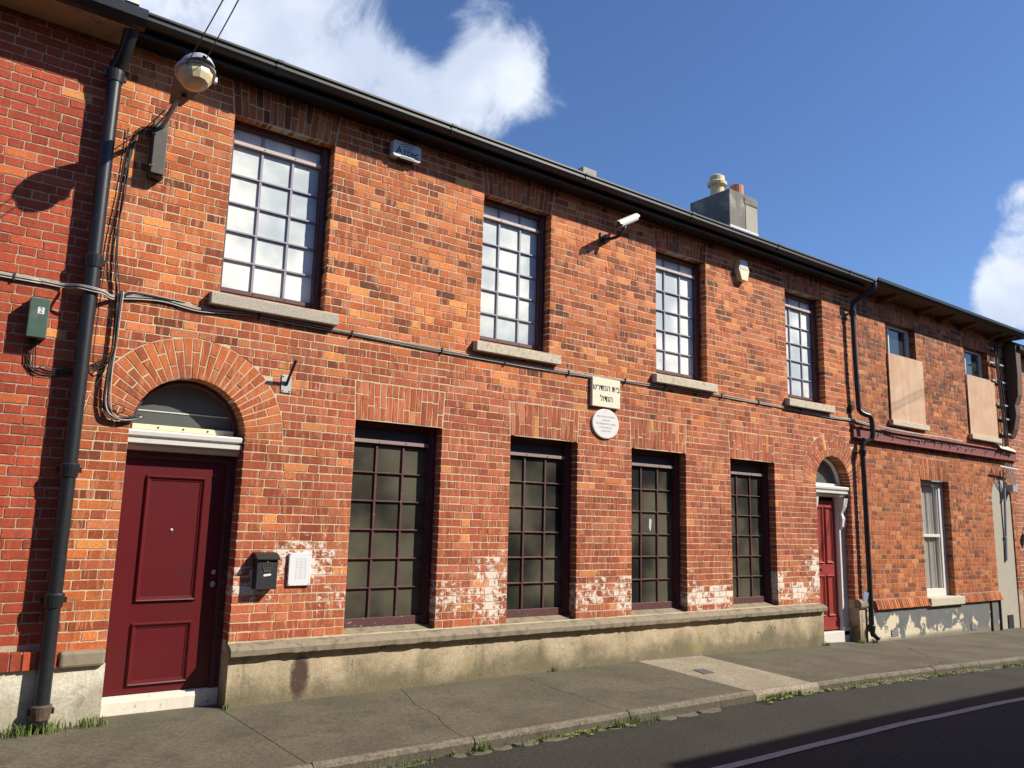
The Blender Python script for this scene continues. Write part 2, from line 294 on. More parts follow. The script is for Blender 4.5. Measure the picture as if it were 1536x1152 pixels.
class MB:
    def __init__(s): s.v = []; s.f = []; s.c = []
    def add(s, v, f, col=None):
        n = len(s.v); s.v += [tuple(p) for p in v]; s.f += [tuple(i+n for i in q) for q in f]
        if col is not None: s.c += [col]*len(v)
        return s
    def box(s, x0, x1, y0, y1, z0, z1, col=None):
        return s.add([(x, y, z) for z in (z0, z1) for y in (y0, y1) for x in (x0, x1)],
                     [(0, 2, 3, 1), (4, 5, 7, 6), (0, 1, 5, 4), (2, 6, 7, 3), (0, 4, 6, 2), (1, 3, 7, 5)], col)
    def quad(s, *p): return s.add(p, [tuple(range(len(p)))])
    def extr_x(s, prof, x0, x1):                                   # profile (y,z) counter-clockwise seen from +x, along x
        n = len(prof); v = [(x0, y, z) for y, z in prof] + [(x1, y, z) for y, z in prof]
        return s.add(v, [(i, (i+1) % n, n+(i+1) % n, n+i) for i in range(n)] + [tuple(reversed(range(n))), tuple(range(n, 2*n))])
    def extr_y(s, poly, y0, y1):                                   # outline (x,z), y0 front
        n = len(poly); v = [(x, y0, z) for x, z in poly] + [(x, y1, z) for x, z in poly]
        return s.add(v, [(i, n+i, n+(i+1) % n, (i+1) % n) for i in range(n)] + [tuple(range(n)), tuple(reversed(range(n, 2*n)))])
    def tube(s, pts, r, n=8, caps=True):
        pts = [Vector(p) for p in pts]; rs = r if isinstance(r, (list, tuple)) else [r]*len(pts)
        up = None; rings = []
        for i, p in enumerate(pts):
            t = (pts[min(i+1, len(pts)-1)] - pts[max(i-1, 0)]).normalized()
            if up is None: up = t.orthogonal().normalized()
            up = (up - t*up.dot(t)).normalized(); sd = t.cross(up)
            rings.append([p + (up*math.cos(a) + sd*math.sin(a))*rs[i] for a in (2*math.pi*k/n for k in range(n))])
        v = [q for rg in rings for q in rg]; f = []
        for i in range(len(pts)-1):
            for k in range(n): f.append((i*n+k, i*n+(k+1) % n, (i+1)*n+(k+1) % n, (i+1)*n+k))
        if caps: f += [tuple(reversed(range(n))), tuple((len(pts)-1)*n+k for k in range(n))]
        return s.add(v, f)
    def lathe(s, prof, c, n=16, axis='z', sx=1, sy=1):
        v = []
        for r, h in prof:
            for k in range(n):
                a = 2*math.pi*k/n; x, y = r*math.cos(a)*sx, r*math.sin(a)*sy
                v.append((c[0]+x, c[1]+y, c[2]+h) if axis == 'z' else (c[0]+x, c[1]+h, c[2]-y))
        f = [(i*n+k, i*n+(k+1) % n, (i+1)*n+(k+1) % n, (i+1)*n+k) for i in range(len(prof)-1) for k in range(n)]
        f += [tuple(reversed(range(n))), tuple((len(prof)-1)*n+k for k in range(n))]
        return s.add(v, f)
    def build(s, name, mat, parent=None, org=None, smooth=False, bevel=0, label=None, cat=None, group=None, kind=None, segs=2):
        if org is None: org = WL[parent.name] if parent is not None else Vector((0, 0, 0))
        org = Vector(org); me = bpy.data.meshes.new(name)
        me.from_pydata([Vector(p)-org for p in s.v], [], s.f); me.update()
        if s.c:
            ca = me.color_attributes.new('tint', 'FLOAT_COLOR', 'POINT')
            ca.data.foreach_set('color', [x for q in s.c for x in q])
        if smooth:
            for p in me.polygons: p.use_smooth = True
        me.materials.append(M[mat] if isinstance(mat, str) else mat)
        o = bpy.data.objects.new(name, me); link(o, parent, org)
        if bevel:
            b = o.modifiers.new('bevel', 'BEVEL'); b.width = bevel; b.segments = segs; b.limit_method = 'ANGLE'; b.angle_limit = R(40)
        return tag(o, label, cat, group, kind)
def smooth_path(pts, n=6):
    pts = [Vector(p) for p in pts]; o = []
    for i in range(len(pts)-1):
        p0, p1, p2, p3 = pts[max(i-1, 0)], pts[i], pts[i+1], pts[min(i+2, len(pts)-1)]
        for k in range(n):
            t = k/n; o.append(.5*((2*p1) + (p2-p0)*t + (2*p0-5*p1+4*p2-p3)*t*t + (3*p1-p0-3*p2+p3)*t**3))
    return o + [pts[-1]]
def text_obj(body, size, mat, parent, loc, name='lettering', align='CENTER', xs=1., thick=.0006, rot=0., bold=0.):
    cu = bpy.data.curves.new(name, 'FONT'); cu.body = body; cu.size = size; cu.align_x = align; cu.align_y = 'CENTER'; cu.extrude = thick; cu.offset = bold
    t = bpy.data.objects.new('tmp_text', cu); COL.objects.link(t)
    bpy.context.view_layer.update()
    me = bpy.data.meshes.new_from_object(t.evaluated_get(bpy.context.evaluated_depsgraph_get()))
    bpy.data.objects.remove(t); bpy.data.curves.remove(cu)
    cr, sr = math.cos(rot), math.sin(rot)
    for v in me.vertices:
        x, y, z = v.co.x*xs, v.co.y, v.co.z
        v.co = (x*cr-y*sr, -z, x*sr+y*cr)
    me.materials.clear(); me.materials.append(M[mat]); me.name = name
    o = bpy.data.objects.new(name, me); return link(o, parent, loc)
fb = noise.noise
def n3(x, y, z, s): return noise.noise(Vector((x*s, y*s, z*s)))

# ------------------------------------------------------------------ ground levels
def gz(x):
    pts = [(-50, .0), (7, 0), (9, -.03), (11.2, -.085), (12.5, -.125), (15, -.175), (18, -.20), (60, -.55)]
    for (a, za), (b, zb) in zip(pts, pts[1:]):
        if x <= b: return za + (zb-za)*max(0, (x-a))/(b-a)
    return pts[-1][1]
KY = -1.64         # pavement / kerb joint
def sheet(x0f, x1f, ys, zf, nx, name, mat, parent=None, kind=None, thick=0., jit=0.):
    """grid sheet; x0f/x1f give x at each y; zf(x,y)"""
    mb = MB(); ny = len(ys); v = []
    for y in ys:
        a, b = x0f(y), x1f(y)
        for i in range(nx+1):
            x = a+(b-a)*i/nx; v.append((x, y, zf(x, y)))
    f = [(j*(nx+1)+i, j*(nx+1)+i+1, (j+1)*(nx+1)+i+1, (j+1)*(nx+1)+i) for j in range(ny-1) for i in range(nx)]
    if ys[0] > ys[-1]: f = [tuple(reversed(q)) for q in f]
    mb.add(v, f)
    if thick:
        bd = [i for i in range(nx+1)] + [j*(nx+1)+nx for j in range(1, ny)] + [(ny-1)*(nx+1)+i for i in range(nx-1, -1, -1)] + [j*(nx+1) for j in range(ny-2, 0, -1)]
        b0 = len(mb.v); mb.v += [(v[i][0], v[i][1], v[i][2]-thick) for i in bd]
        for k in range(len(bd)):
            k2 = (k+1) % len(bd); q = (bd[k], b0+k, b0+k2, bd[k2]); mb.f.append(q if ys[0] < ys[-1] else tuple(reversed(q)))
    o = mb.build(name, mat, parent); return tag(o, kind=kind)
lin = lambda a, b, n: [a+(b-a)*i/n for i in range(n+1)]
MB().quad((-400, -400, -.75), (400, -400, -.75), (400, 400, -.75), (-400, 400, -.75)).build('ground', 'ground', kind='structure')
road = sheet(lambda y: -40, lambda y: 80, lin(-6.3, -1.7, 24), lambda x, y: gz(x)-.115+.004*n3(x, y, 0, 1.3)+.02*(1-((y+4)/2.3)**2), 480, 'road', 'asphalt', kind='structure')
sheet(lambda y: -6, lambda y: 70, lin(-3.085, -3.0, 2), lambda x, y: gz(x)-.110+.004*n3(x, y, 0, 1.3)+.02*(1-((y+4)/2.3)**2), 300, 'painted_line', 'road_paint', road)
sheet(lambda y: -40, lambda y: 80, lin(-8.4, -6.25, 4), lambda x, y: gz(x)-.0, 120, 'opposite_pavement', 'pavement', kind='structure', thick=.15)
pav = sheet(lambda y: -30, lambda y: 70, lin(KY+.01, .3, 3), lambda x, y: gz(x)-.07, 200, 'pavement', 'mortar_dark', kind='structure')
def ptop(x, y): return gz(x) - .022*max(0, min(1, (-y)/1.6)) + .0035*n3(x, y, 3, 1.1)
# slab joints: (x at wall, x at kerb, wobble)
JN = [(-12, -12, 0), (-8, -8, 0), (-5, -5, 0), (-2.6, -2.6, 0), (-.55, -.5, 0), (2.24, 2.28, .004), (3.86, 3.50, .06), (5.22, 5.13, .05), (6.98, 6.83, .004), (8.10, 7.87, .004), (10.15, 10.1, .03), (12.05, 13.0, .05), (15.2, 15.3, .01), (18.6, 18.7, 0), (22, 22, 0), (27, 27, 0), (35, 35, 0), (50, 50, 0), (69, 69, 0)]
def jx(j, y, s=0):
    a, b, w = j; t = max(0, min(1, (y-0.)/(KY)))
    return a+(b-a)*t + w*(n3(a*3.1, y, 0, 3.2)+.5*n3(a*3.1, y, 5, 9))
for i, (ja, jb) in enumerate(zip(JN, JN[1:])):
    gap = .0035
    fine = abs(ja[0]) < 20
    nx = max(4, min(70, int((jb[0]-ja[0])/.06))) if fine else 20
    mt = 'pavement_new' if ja[0] == 6.98 else 'pavement'
    if ja[0] == 5.22:
        cr = lambda x: -1.42-.05*n3(x, 0, 2, 2.2)
        for yy0, yy1, g0, g1 in ((-1.415, .25, 0, 0), (KY-.052, -1.423, 0, 0)):
            sheet(lambda y: jx(ja, y)+gap, lambda y: jx(jb, y)-gap, lin(yy0, yy1, 16), ptop, nx, 'concrete_slab', mt, pav, thick=.06)
    else:
        sheet(lambda y: jx(ja, y)+gap, lambda y: jx(jb, y)-gap, lin(KY-.052, .25, 26), ptop, nx, 'concrete_slab', mt, pav, thick=.06)
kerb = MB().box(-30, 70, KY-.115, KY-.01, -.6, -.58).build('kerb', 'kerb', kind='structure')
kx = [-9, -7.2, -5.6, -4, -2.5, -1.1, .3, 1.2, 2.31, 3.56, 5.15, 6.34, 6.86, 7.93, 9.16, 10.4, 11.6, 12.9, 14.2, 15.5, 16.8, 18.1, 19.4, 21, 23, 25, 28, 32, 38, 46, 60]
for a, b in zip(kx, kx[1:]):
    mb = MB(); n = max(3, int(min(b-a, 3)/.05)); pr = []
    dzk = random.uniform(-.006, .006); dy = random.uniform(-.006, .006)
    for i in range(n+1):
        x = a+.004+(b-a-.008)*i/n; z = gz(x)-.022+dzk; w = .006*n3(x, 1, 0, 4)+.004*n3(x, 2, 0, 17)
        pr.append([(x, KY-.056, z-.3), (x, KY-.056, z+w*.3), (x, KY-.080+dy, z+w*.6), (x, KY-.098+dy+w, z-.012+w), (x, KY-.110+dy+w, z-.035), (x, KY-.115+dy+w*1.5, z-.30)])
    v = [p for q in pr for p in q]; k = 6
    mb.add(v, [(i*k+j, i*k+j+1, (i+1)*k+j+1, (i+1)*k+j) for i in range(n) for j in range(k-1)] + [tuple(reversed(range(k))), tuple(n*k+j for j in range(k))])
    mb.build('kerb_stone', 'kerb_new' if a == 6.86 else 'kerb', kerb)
# gutter stones along the kerb foot
gut = MB().box(-5, 16, KY-.2, KY-.12, -.62, -.6).build('gutter', 'stone_sett', kind='structure')
x = 2.2
while x < 15:
    L = random.uniform(.14, .34)
    if not (6.2 < x < 8.0):
        z = gz(x)-.107+random.uniform(-.008, .006); w = random.uniform(.05, .11); y1 = KY-.118
        pl = [(x+random.uniform(0, .03), y1), (x+random.uniform(0, .03), y1-w*.6), (x+L*.3, y1-w), (x+L*.75, y1-w*random.uniform(.85, 1.05)), (x+L-random.uniform(.01, .03), y1-w*.5), (x+L-.012, y1)]
        v = [(a, b, z) for a, b in pl] + [(a, b-.01, z-.06) for a, b in pl]; n = len(pl)
        MB().add(v, [tuple(range(n))] + [(i, n+i, n+(i+1) % n, (i+1) % n) for i in range(n)]).build('gutter_stone', 'stone_sett', gut, bevel=.006)
    x += L

# ------------------------------------------------------------------ brickwork
CH = .075; Z0 = .511
def pick(pal):
    t = random.random()*sum(w for w, _ in pal)
    for w, c in pal:
        t -= w
        if t <= 0: break
    j = random.uniform(.86, 1.14); return [min(1, v*k_*j*random.uniform(.96, 1.04)) for v, k_ in zip(c, (1, .89, .74))]
P_UP = [(30, (0.439, 0.125, 0.045)), (18, (0.525, 0.165, 0.058)), (14, (0.317, 0.082, 0.034)), (11, (0.201, 0.058, 0.029)), (9, (0.561, 0.205, 0.107)), (7, (0.647, 0.24, 0.084)), (2, (0.744, 0.33, 0.112)), (2, (0.122, 0.042, 0.026))]
P_LO = [(32, (0.369, 0.102, 0.055)), (24, (0.419, 0.127, 0.071)), (16, (0.313, 0.079, 0.045)), (10, (0.469, 0.164, 0.099)), (3.5, (0.514, 0.172, 0.071)), (1.8, (0.637, 0.276, 0.113))]
P_RED = [(50, (0.365, 0.069, 0.037)), (25, (0.409, 0.085, 0.044)), (14, (0.32, 0.057, 0.033)), (2.5, (0.536, 0.155, 0.061)), (1.4, (0.703, 0.321, 0.127))]
P_OLD = [(30, (0.385, 0.123, 0.041)), (18, (0.452, 0.159, 0.056)), (14, (0.289, 0.086, 0.036)), (8, (0.174, 0.062, 0.035)), (6, (0.5, 0.219, 0.096)), (2, (0.135, 0.055, 0.034))]
P_OLDT = [(22, (0.347, 0.113, 0.044)), (14, (0.433, 0.159, 0.062)), (18, (0.24, 0.078, 0.036)), (18, (0.149, 0.055, 0.035)), (6, (0.5, 0.219, 0.096)), (3, (0.106, 0.046, 0.034))]
P_ARCH = [(30, (0.472, 0.14, 0.053)), (16, (0.543, 0.175, 0.066)), (12, (0.389, 0.105, 0.046)), (10, (0.507, 0.17, 0.092))]
P_ARCHL = [(30, (0.391, 0.109, 0.055)), (16, (0.43, 0.13, 0.067)), (12, (0.328, 0.083, 0.043)), (6, (0.51, 0.198, 0.119)), (2, (0.589, 0.229, 0.081)), (1, (0.725, 0.374, 0.147))]
P_PINK = [(30, (.40, .165, .11)), (16, (.45, .19, .125)), (12, (.36, .14, .095))]
def gauss(x, z, cx, cz, sx, sz): return math.exp(-((x-cx)/sx)**2-((z-cz)/sz)**2)
EFF = [(2.85, 1.15, .55, .26, .78), (2.45, .98, .25, .2, .74), (3.15, .85, .25, .3, .55), (4.9, .85, .28, .50, .84), (4.45, .80, .35, .26, .72), (5.02, 1.15, .12, .2, .55), (6.2, .74, .22, .22, .80), (6.8, .74, .22, .24, .85), (6.45, .8, .38, .26, .66),
       (8.1, .66, .25, .17, .95), (8.5, .68, .35, .17, .95), (8.0, .95, .1, .3, .5), (9.85, .78, .15, .35, .8), (10.25, .68, .45, .20, .95), (10.65, .95, .15, .5, .85), (10.4, 1.05, .3, .2, .5)]
def eff_main(x, z):
    if z > 2: return 0.
    return min(.9, max(a*gauss(x, z, cx, cz, sx, sz) for cx, cz, sx, sz, a in EFF))

def outline(xlb, xlt, xrb, xrt, zb, zt, nx, nzz, jit):
    """irregular brick outline, counter-clockwise seen from the street (x right, z up)"""
    ch = [random.uniform(.002, .007) for _ in range(4)]
    P = [(xlb+ch[0], zb)]
    for i in range(1, nx): t = i/nx; P.append((xlb+(xrb-xlb)*t, zb))
    P += [(xrb-ch[1], zb), (xrb, zb+ch[1])]
    for i in range(1, nzz): t = i/nzz; P.append((xrb+(xrt-xrb)*t, zb+(zt-zb)*t))
    P += [(xrt, zt-ch[2]), (xrt-ch[2], zt)]
    for i in range(1, nx): t = 1-i/nx; P.append((xlt+(xrt-xlt)*t, zt))
    P += [(xlt+ch[3], zt), (xlt, zt-ch[3])]
    for i in range(1, nzz): t = 1-i/nzz; P.append((xlb+(xlt-xlb)*t, zb+(zt-zb)*t))
    P.append((xlb, zb+ch[0]))
    return [(x+random.uniform(-jit, jit), z+random.uniform(-jit, jit)) for x, z in P]
def area(P): return .5*sum(P[i][0]*P[(i+1) % len(P)][1]-P[(i+1) % len(P)][0]*P[i][1] for i in range(len(P)))
def brick_geo(P, y0, depth, col):
    """front faces -y; three rings"""
    cx = sum(p[0] for p in P)/len(P); cz = sum(p[1] for p in P)/len(P)
    pr = random.uniform(.0002, .0032); tx, tz = random.uniform(-.008, .008), random.uniform(-.018, .018); n = len(P); v = []
    for x, z in P:
        d = math.hypot(cx-x, cz-z)+1e-6; k = .0024/d
        v.append((x+(cx-x)*k, y0-pr+tx*(x-cx)+tz*(z-cz), z+(cz-z)*k))
    for x, z in P: v.append((x, y0-pr+.0032+tx*(x-cx)+tz*(z-cz), z))
    for x, z in P: v.append((x, y0+depth, z))
    f = [tuple(range(n))] + [(r*n+i, (r+1)*n+i, (r+1)*n+(i+1) % n, r*n+(i+1) % n) for r in (0, 1) for i in range(n)]
    return v, f, col
def visible_size(v):
    c = [sum(p[i] for p in v)/len(v) for i in range(3)]; q = project(c)
    if not q or not (-30 < q[0] < 1566 and -30 < q[1] < 1182): return 0
    return (max(p[0] for p in v)-min(p[0] for p in v))*(max(p[2] for p in v)-min(p[2] for p in v))/q[2]**2.4
def emit(bricks, parent, name, mat, limit=300):
    bricks = sorted(bricks, key=lambda b: -visible_size(b[0]))
    for v, f, c in bricks[:limit]:
        o = Vector((sum(p[0] for p in v)/len(v), sum(p[1] for p in v)/len(v), sum(p[2] for p in v)/len(v)))
        MB().add(v, f, c).build(name, mat, parent, o)
    if bricks[limit:]:
        mb = MB()
        for v, f, c in bricks[limit:]: mb.add(v, f, c)
        mb.build(name+'work', mat, parent, kind='stuff')
def lay(x0, x1, k0, k1, openings, arches, flats, pal, eff=lambda x, z: 0, y0=0., jit=.0014, detail=True, reveal=.11, endflag=(False, False), holes=()):
    """openings (xl,xr,zb,zt); arches (cx,cz,R) rings laid round; flats (xl,xr,zb,zt,skew)"""
    res = []
    for k in range(k0, k1):
        zb = Z0+CH*k+.005; zt = zb+CH-.010; zm = (zb+zt)/2
        segs = [(x0, x0, x1, x1, endflag[0], endflag[1])]
        cuts = [(a, a, b, b, True) for a, b, c, d in openings if c-.01 < zm < d] + [(a-.004, a-.004, b+.004, b+.004, False) for a, b, c, d in holes if c-.01 < zm < d]
        for xl, xr, fb_, ft, sk in flats:
            if fb_ < zm < ft:
                e = lambda z: sk*(z-fb_)/(ft-fb_)+.007
                cuts.append((xl-e(zb), xl-e(zt), xr+e(zb), xr+e(zt), False))
        for a, at, b, bt, fl in sorted(cuts):
            ns = []
            for s in segs:
                if b <= s[0] or a >= s[2]: ns.append(s); continue
                if a-s[0] > .02: ns.append((s[0], s[1], a, at, s[4], fl))
                if s[2]-b > .02: ns.append((b, bt, s[2], s[3], fl, s[5]))
            segs = ns
        ph = (.16875 if k % 2 else 0)+.03*math.sin(k*1.7)
        js = []; x = math.floor(x0/.3375)*.3375-.6+ph; st = True
        while x < x1+.4:
            x += .225 if st else .1125; st = not st; js.append(x+random.uniform(-.006, .006))
        for s in segs:
            bd = [None]+[j for j in js if max(s[0], s[1])+.048 < j < min(s[2], s[3])-.048]+[None]
            for i in range(len(bd)-1):
                a, b = bd[i], bd[i+1]
                h = random.uniform(.0024, .0042)
                lb, lt_ = (a+h, a+h) if a is not None else (s[0]+(0 if s[4] else .003), s[1]+(0 if s[4] else .003))
                rb, rt_ = (b-h, b-h) if b is not None else (s[2]-(0 if s[5] else .003), s[3]-(0 if s[5] else .003))
                w = rb-lb
                if w < .02: continue
                dz = random.uniform(-.0018, .0018)
                if detail: P = outline(lb, lt_, rb, rt_, zb+dz, zt+dz, 5 if w > .15 else 3, 2, jit)
                else: P = outline(lb, lt_, rb, rt_, zb+dz, zt+dz, 2, 1, jit*1.4)
                for cx, cz, rr in arches:
                    rr += .008
                    if min(math.hypot(px-cx, pz-cz) for px, pz in P) < rr and zt > cz:
                        Q = []
                        for q in range(len(P)):
                            p1, p2 = P[q], P[(q+1) % len(P)]; m_ = max(1, int(math.hypot(p2[0]-p1[0], p2[1]-p1[1])/.012))
                            for t in range(m_): Q.append((p1[0]+(p2[0]-p1[0])*t/m_, p1[1]+(p2[1]-p1[1])*t/m_))
                        P2 = []
                        for px, pz in Q:
                            d = math.hypot(px-cx, pz-cz)
                            if d < rr and pz > cz: px, pz = cx+(px-cx)*rr/d, cz+(pz-cz)*rr/d
                            if not P2 or math.hypot(px-P2[-1][0], pz-P2[-1][1]) > .003: P2.append((px, pz))
                        # keep only the part still within the course
                        P = [(px, min(max(pz, zb-.001), zt+.001)) for px, pz in P2]
                        P = [p for i_, p in enumerate(P) if i_ == 0 or math.hypot(p[0]-P[i_-1][0], p[1]-P[i_-1][1]) > .002]
                        if len(P) < 4 or area(P) < .0011: P = None; break
                        cxm = sum(p[0] for p in P)/len(P); czm = sum(p[1] for p in P)/len(P)
                        if math.hypot(cxm-cx, czm-cz) < rr: P = None; break
                if P is None: continue
                xm = (lb+rb)/2; pl = pal(xm, zm) if callable(pal) else pal
                c = (*pick(pl), min(.95, max(0, eff(xm, zm)*random.uniform(.85, 1.15))))
                jamb = (a is None and s[4]) or (b is None and s[5])
                res.append(brick_geo(P, y0, (reveal(xm) if callable(reveal) else reveal) if jamb else .02, c))
    return res
def ring(cx, cz, ri, ro, n, pal, depth, y0=0., a0=0., a1=math.pi):
    res = []
    for i in range(n):
        t0 = a1+(a0-a1)*i/n+.005; t1 = a1+(a0-a1)*(i+1)/n-.005
        t0, t1 = a1+(a0-a1)*i/n, a1+(a0-a1)*(i+1)/n
        sp = ri+(.222 if i % 2 else .112)+random.uniform(-.006, .006)
        for r0, r1 in ((ri+random.uniform(-.003, .003), sp-.005), (sp+.005, ro+random.uniform(-.004, .004))):
            g = lambda r: .0045/r
            P = [(r0, t0-g(r0)), ((r0+r1)/2, t0-g((r0+r1)/2)), (r1, t0-g(r1)), (r1, (t0+t1)/2), (r1, t1+g(r1)), ((r0+r1)/2, t1+g((r0+r1)/2)), (r0, t1+g(r0)), (r0, (t0+t1)/2)]
            P = [(cx+r*math.cos(t)+random.uniform(-.0012, .0012), cz+r*math.sin(t)+random.uniform(-.0012, .0012)) for r, t in P]
            if area(P) < 0: P.reverse()
            res.append(brick_geo(P, y0, depth, (*pick(pal), 0.)))
    return res
def flat_arch(xl, xr, zb, zt, sk, n, pal, depth, y0=0.):
    res = []; xm = (xl+xr)/2
    for i in range(n):
        u0, u1 = i/n, (i+1)/n; m_ = random.choice((0, 1, 1, 2)) if i % 3 == 0 else i % 2
        sp = zb+(zt-zb)*(.36, .66, .52)[m_]+random.uniform(-.01, .01)
        X = lambda u, z: xl+(xr-xl)*u+sk*(2*u-1)*(z-zb)/(zt-zb)
        cam_ = lambda u: .010*(1-(2*u-1)**2)
        for z0_, z1_ in ((zb, sp-.005), (sp+.005, zt)):
            b0 = z0_+(cam_((u0+u1)/2) if z0_ == zb else 0)
            P = outline(X(u0, z0_)+.0042, X(u0, z1_)+.0042, X(u1, z0_)-.0042, X(u1, z1_)-.0042, b0+random.uniform(-.003, .003), z1_+random.uniform(-.002, .002), 1, 3, .0012)
            res.append(brick_geo(P, y0, depth if z0_ == zb else .02, (*pick(pal), 0.)))
    return res
def wall_plane(mb, x0, x1, z0, z1, openings, arches, y, depth):
    """mortar face with openings; arches (cx, spring, r) above rectangular openings; plus reveals"""
    rects = list(openings)+[(cx-r, cx+r, cz, cz+r) for cx, cz, r in arches]
    xs = sorted({x0, x1, *[a for q in rects for a in q[:2] if x0 < a < x1]}); zs = sorted({z0, z1, *[a for q in rects for a in q[2:] if z0 < a < z1]})
    for a, b in zip(xs, xs[1:]):
        for c, d in zip(zs, zs[1:]):
            xm, zm = (a+b)/2, (c+d)/2
            if any(q[0] < xm < q[1] and q[2] < zm < q[3] for q in rects): continue
            mb.quad((a, y, c), (b, y, c), (b, y, d), (a, y, d))
    e = .003
    for a, b, c, d in openings:
        mb.quad((a-e, y, c), (a-e, y, d), (a-e, depth, d), (a-e, depth, c)); mb.quad((b+e, y, c), (b+e, depth, c), (b+e, depth, d), (b+e, y, d))
        if not any(abs(cx-(a+b)/2) < .05 and abs(cz-d) < .02 for cx, cz, r in arches):
            mb.quad((a, y, d+.012), (b, y, d+.012), (b, depth, d+.012), (a, depth, d+.012))
    for cx, cz, r in arches:
        n = 28; A = [(cx-(r)*math.cos(math.pi*i/n), cz+(r)*math.sin(math.pi*i/n)) for i in range(n+1)]
        for p, q in zip(A, A[1:]):
            mb.quad((p[0], y, p[1]), (q[0], y, q[1]), (q[0], y, cz+r), (p[0], y, cz+r))
            k = (r+e)/r; p2 = (cx+(p[0]-cx)*k, cz+(p[1]-cz)*k); q2 = (cx+(q[0]-cx)*k, cz+(q[1]-cz)*k)
            mb.quad((p2[0], y, p2[1]), (p2[0], depth, p2[1]), (q2[0], depth, q2[1]), (q2[0], y, q2[1]))

# ------------------------------------------------------------------ main building
UPX = [(1.949, 2.912), (4.668, 5.618), (7.363, 8.333), (10.121, 11.086)]
LOX = [(3.295, 4.250), (5.111, 6.062), (6.925, 7.892), (8.776, 9.743)]
ZLB, ZLT, ZUB, ZUT = .511, .511+26*CH, .511+39*CH, .511+61*CH
D1, D2 = 1.81, 11.20; AR = .46; SPR = 2.2
XA, XB = .985, 11.87
main = root('brick_building', ((XA+XB)/2, 0, 0), 'long two-storey red brick building with maroon doors and barred windows', 'building')
op_main = [(a, b, ZUB, ZUT) for a, b in UPX]+[(a, b, ZLB, ZLT) for a, b in LOX]+[(D1-AR, D1+AR, -.2, SPR), (D2-AR, D2+AR, -.3, SPR)]
mb = MB(); wall_plane(mb, XA, XB, -.25, 5.50, op_main, [(D1, SPR, AR), (D2, SPR, AR)], .0018, .21)
mb.build('wall', 'mortar', main)
MB().box(XA, XB, 5.2, 5.4, -.3, 5.4).build('rear_wall', 'mortar', main)
AT = .365
fl_main = [(a, b, ZUT, ZUT+AT, .05) for a, b in UPX]+[(a, b, ZLT, ZLT+AT, .018) for a, b in LOX]
def pal_main(x, z):
    t = max(0, min(1, (z-2.75-.25*n3(x, 0, z, .8))/.5))
    if x < 1.4: t = max(t, .75)
    return P_UP if random.random() < t else P_LO
HOL = [(c-AR-.335, c+AR+.335, 2.160, 2.215) for c in (D1, D2)]
bk = lay(XA, XB, 0, 67, op_main, [(D1, SPR, AR+.335), (D2, SPR, AR+.335)], fl_main, pal_main, eff_main, reveal=lambda x: .168 if min(abs(x-D1), abs(x-D2)) < .75 and True else .112, holes=HOL)
emit(bk, main, 'brick', 'brick')
vs = ring(D1, SPR, AR, AR+.335, 31, P_ARCH, .165)+ring(D2, SPR, AR, AR+.335, 31, P_ARCHL, .165)
for c in (D1, D2):
    for sd in (-1, 1):
        for r0, r1 in ((AR, AR+.215), (AR+.225, AR+.335)):
            xa_, xb_ = sorted((c+sd*r0, c+sd*r1)); vs.append(brick_geo(outline(xa_, xa_, xb_, xb_, 2.166, SPR-.004, 2, 1, .001), 0., .165, (*pick(P_ARCH), 0.)))
for a, b in LOX: vs += flat_arch(a, b, ZLT+.003, ZLT+AT, .018, 15, P_ARCHL, .112)
for a, b in UPX: vs += flat_arch(a, b, ZUT+.003, ZUT+AT, .05, 15, P_UP[:4], .112)
emit(vs, main, 'arch_brick', 'brick')

# plinth and its cap
def rough_front(x0, x1, z0f, z1, y, name, mat, parent, dep=.2, amp=.004):
    mb = MB(); nx = max(2, int((x1-x0)/.05)); nzv = 9; v = []
    for j in range(nzv+1):
        for i in range(nx+1):
            x = x0+(x1-x0)*i/nx; z0_ = z0f(x); z = z0_+(z1-z0_)*j/nzv
            v.append((x, y+amp*(n3(x, 0, z, 3)+.6*n3(x, 5, z, 9)), z))
    mb.add(v, [(j*(nx+1)+i, j*(nx+1)+i+1, (j+1)*(nx+1)+i+1, (j+1)*(nx+1)+i) for j in range(nzv) for i in range(nx)])
    for i, x in ((0, x0), (nx, x1)):
        col = [v[j*(nx+1)+i] for j in range(nzv+1)]
        for p, q in zip(col, col[1:]):
            s = [p, q, (x, y+dep, q[2]), (x, y+dep, p[2])]; mb.quad(*(s if i == 0 else s[::-1]))
    mb.quad((x0, y, z1), (x1, y, z1), (x1, y+dep, z1), (x0, y+dep, z1))
    return mb.build(name, mat, parent)
def cap(x0, x1, zt, zf, zb, yf, name, mat, parent, back=.0, step=.05, rnd=.006, windows=()):
    """weathered sloping cap: top from (y=back,zt) to (yf,zf), nose down to zb"""
    mb = MB(); n = max(2, int((x1-x0)/step)); k = 6; v = []
    for i in range(n+1):
        x = x0+(x1-x0)*i/n; w = rnd*(n3(x, 0, 1, 5)+.7*n3(x, 0, 4, 19))
        v += [(x, back, zt), (x, yf*.5, (zt+zf)/2+w*.4), (x, yf+.012, zf+w*.5), (x, yf+w*.5, zf-.012), (x, yf+.004+w, zb+w*1.3), (x, -.03, zb+.006+w)]
    mb.add(v, [(i*k+j+1, i*k+j, (i+1)*k+j, (i+1)*k+j+1)[::-1] for i in range(n) for j in range(k-1)]+[tuple(range(k)), tuple(n*k+j for j in reversed(range(k)))])
    return mb.build(name, mat, parent)
G = lambda x: gz(x)-.05
rough_front(D1+AR, D2-AR, G, .425, -.040, 'plinth', 'plinth', main, dep=.26)
cx_ = [D1+AR-.005, 4.63, 6.50, 8.10, D2-AR+.012]
for a, b in zip(cx_, cx_[1:]): cap(a, b-.003, .512, .464, .408, -.110, 'plinth_cap', 'capstone', main, back=.06)
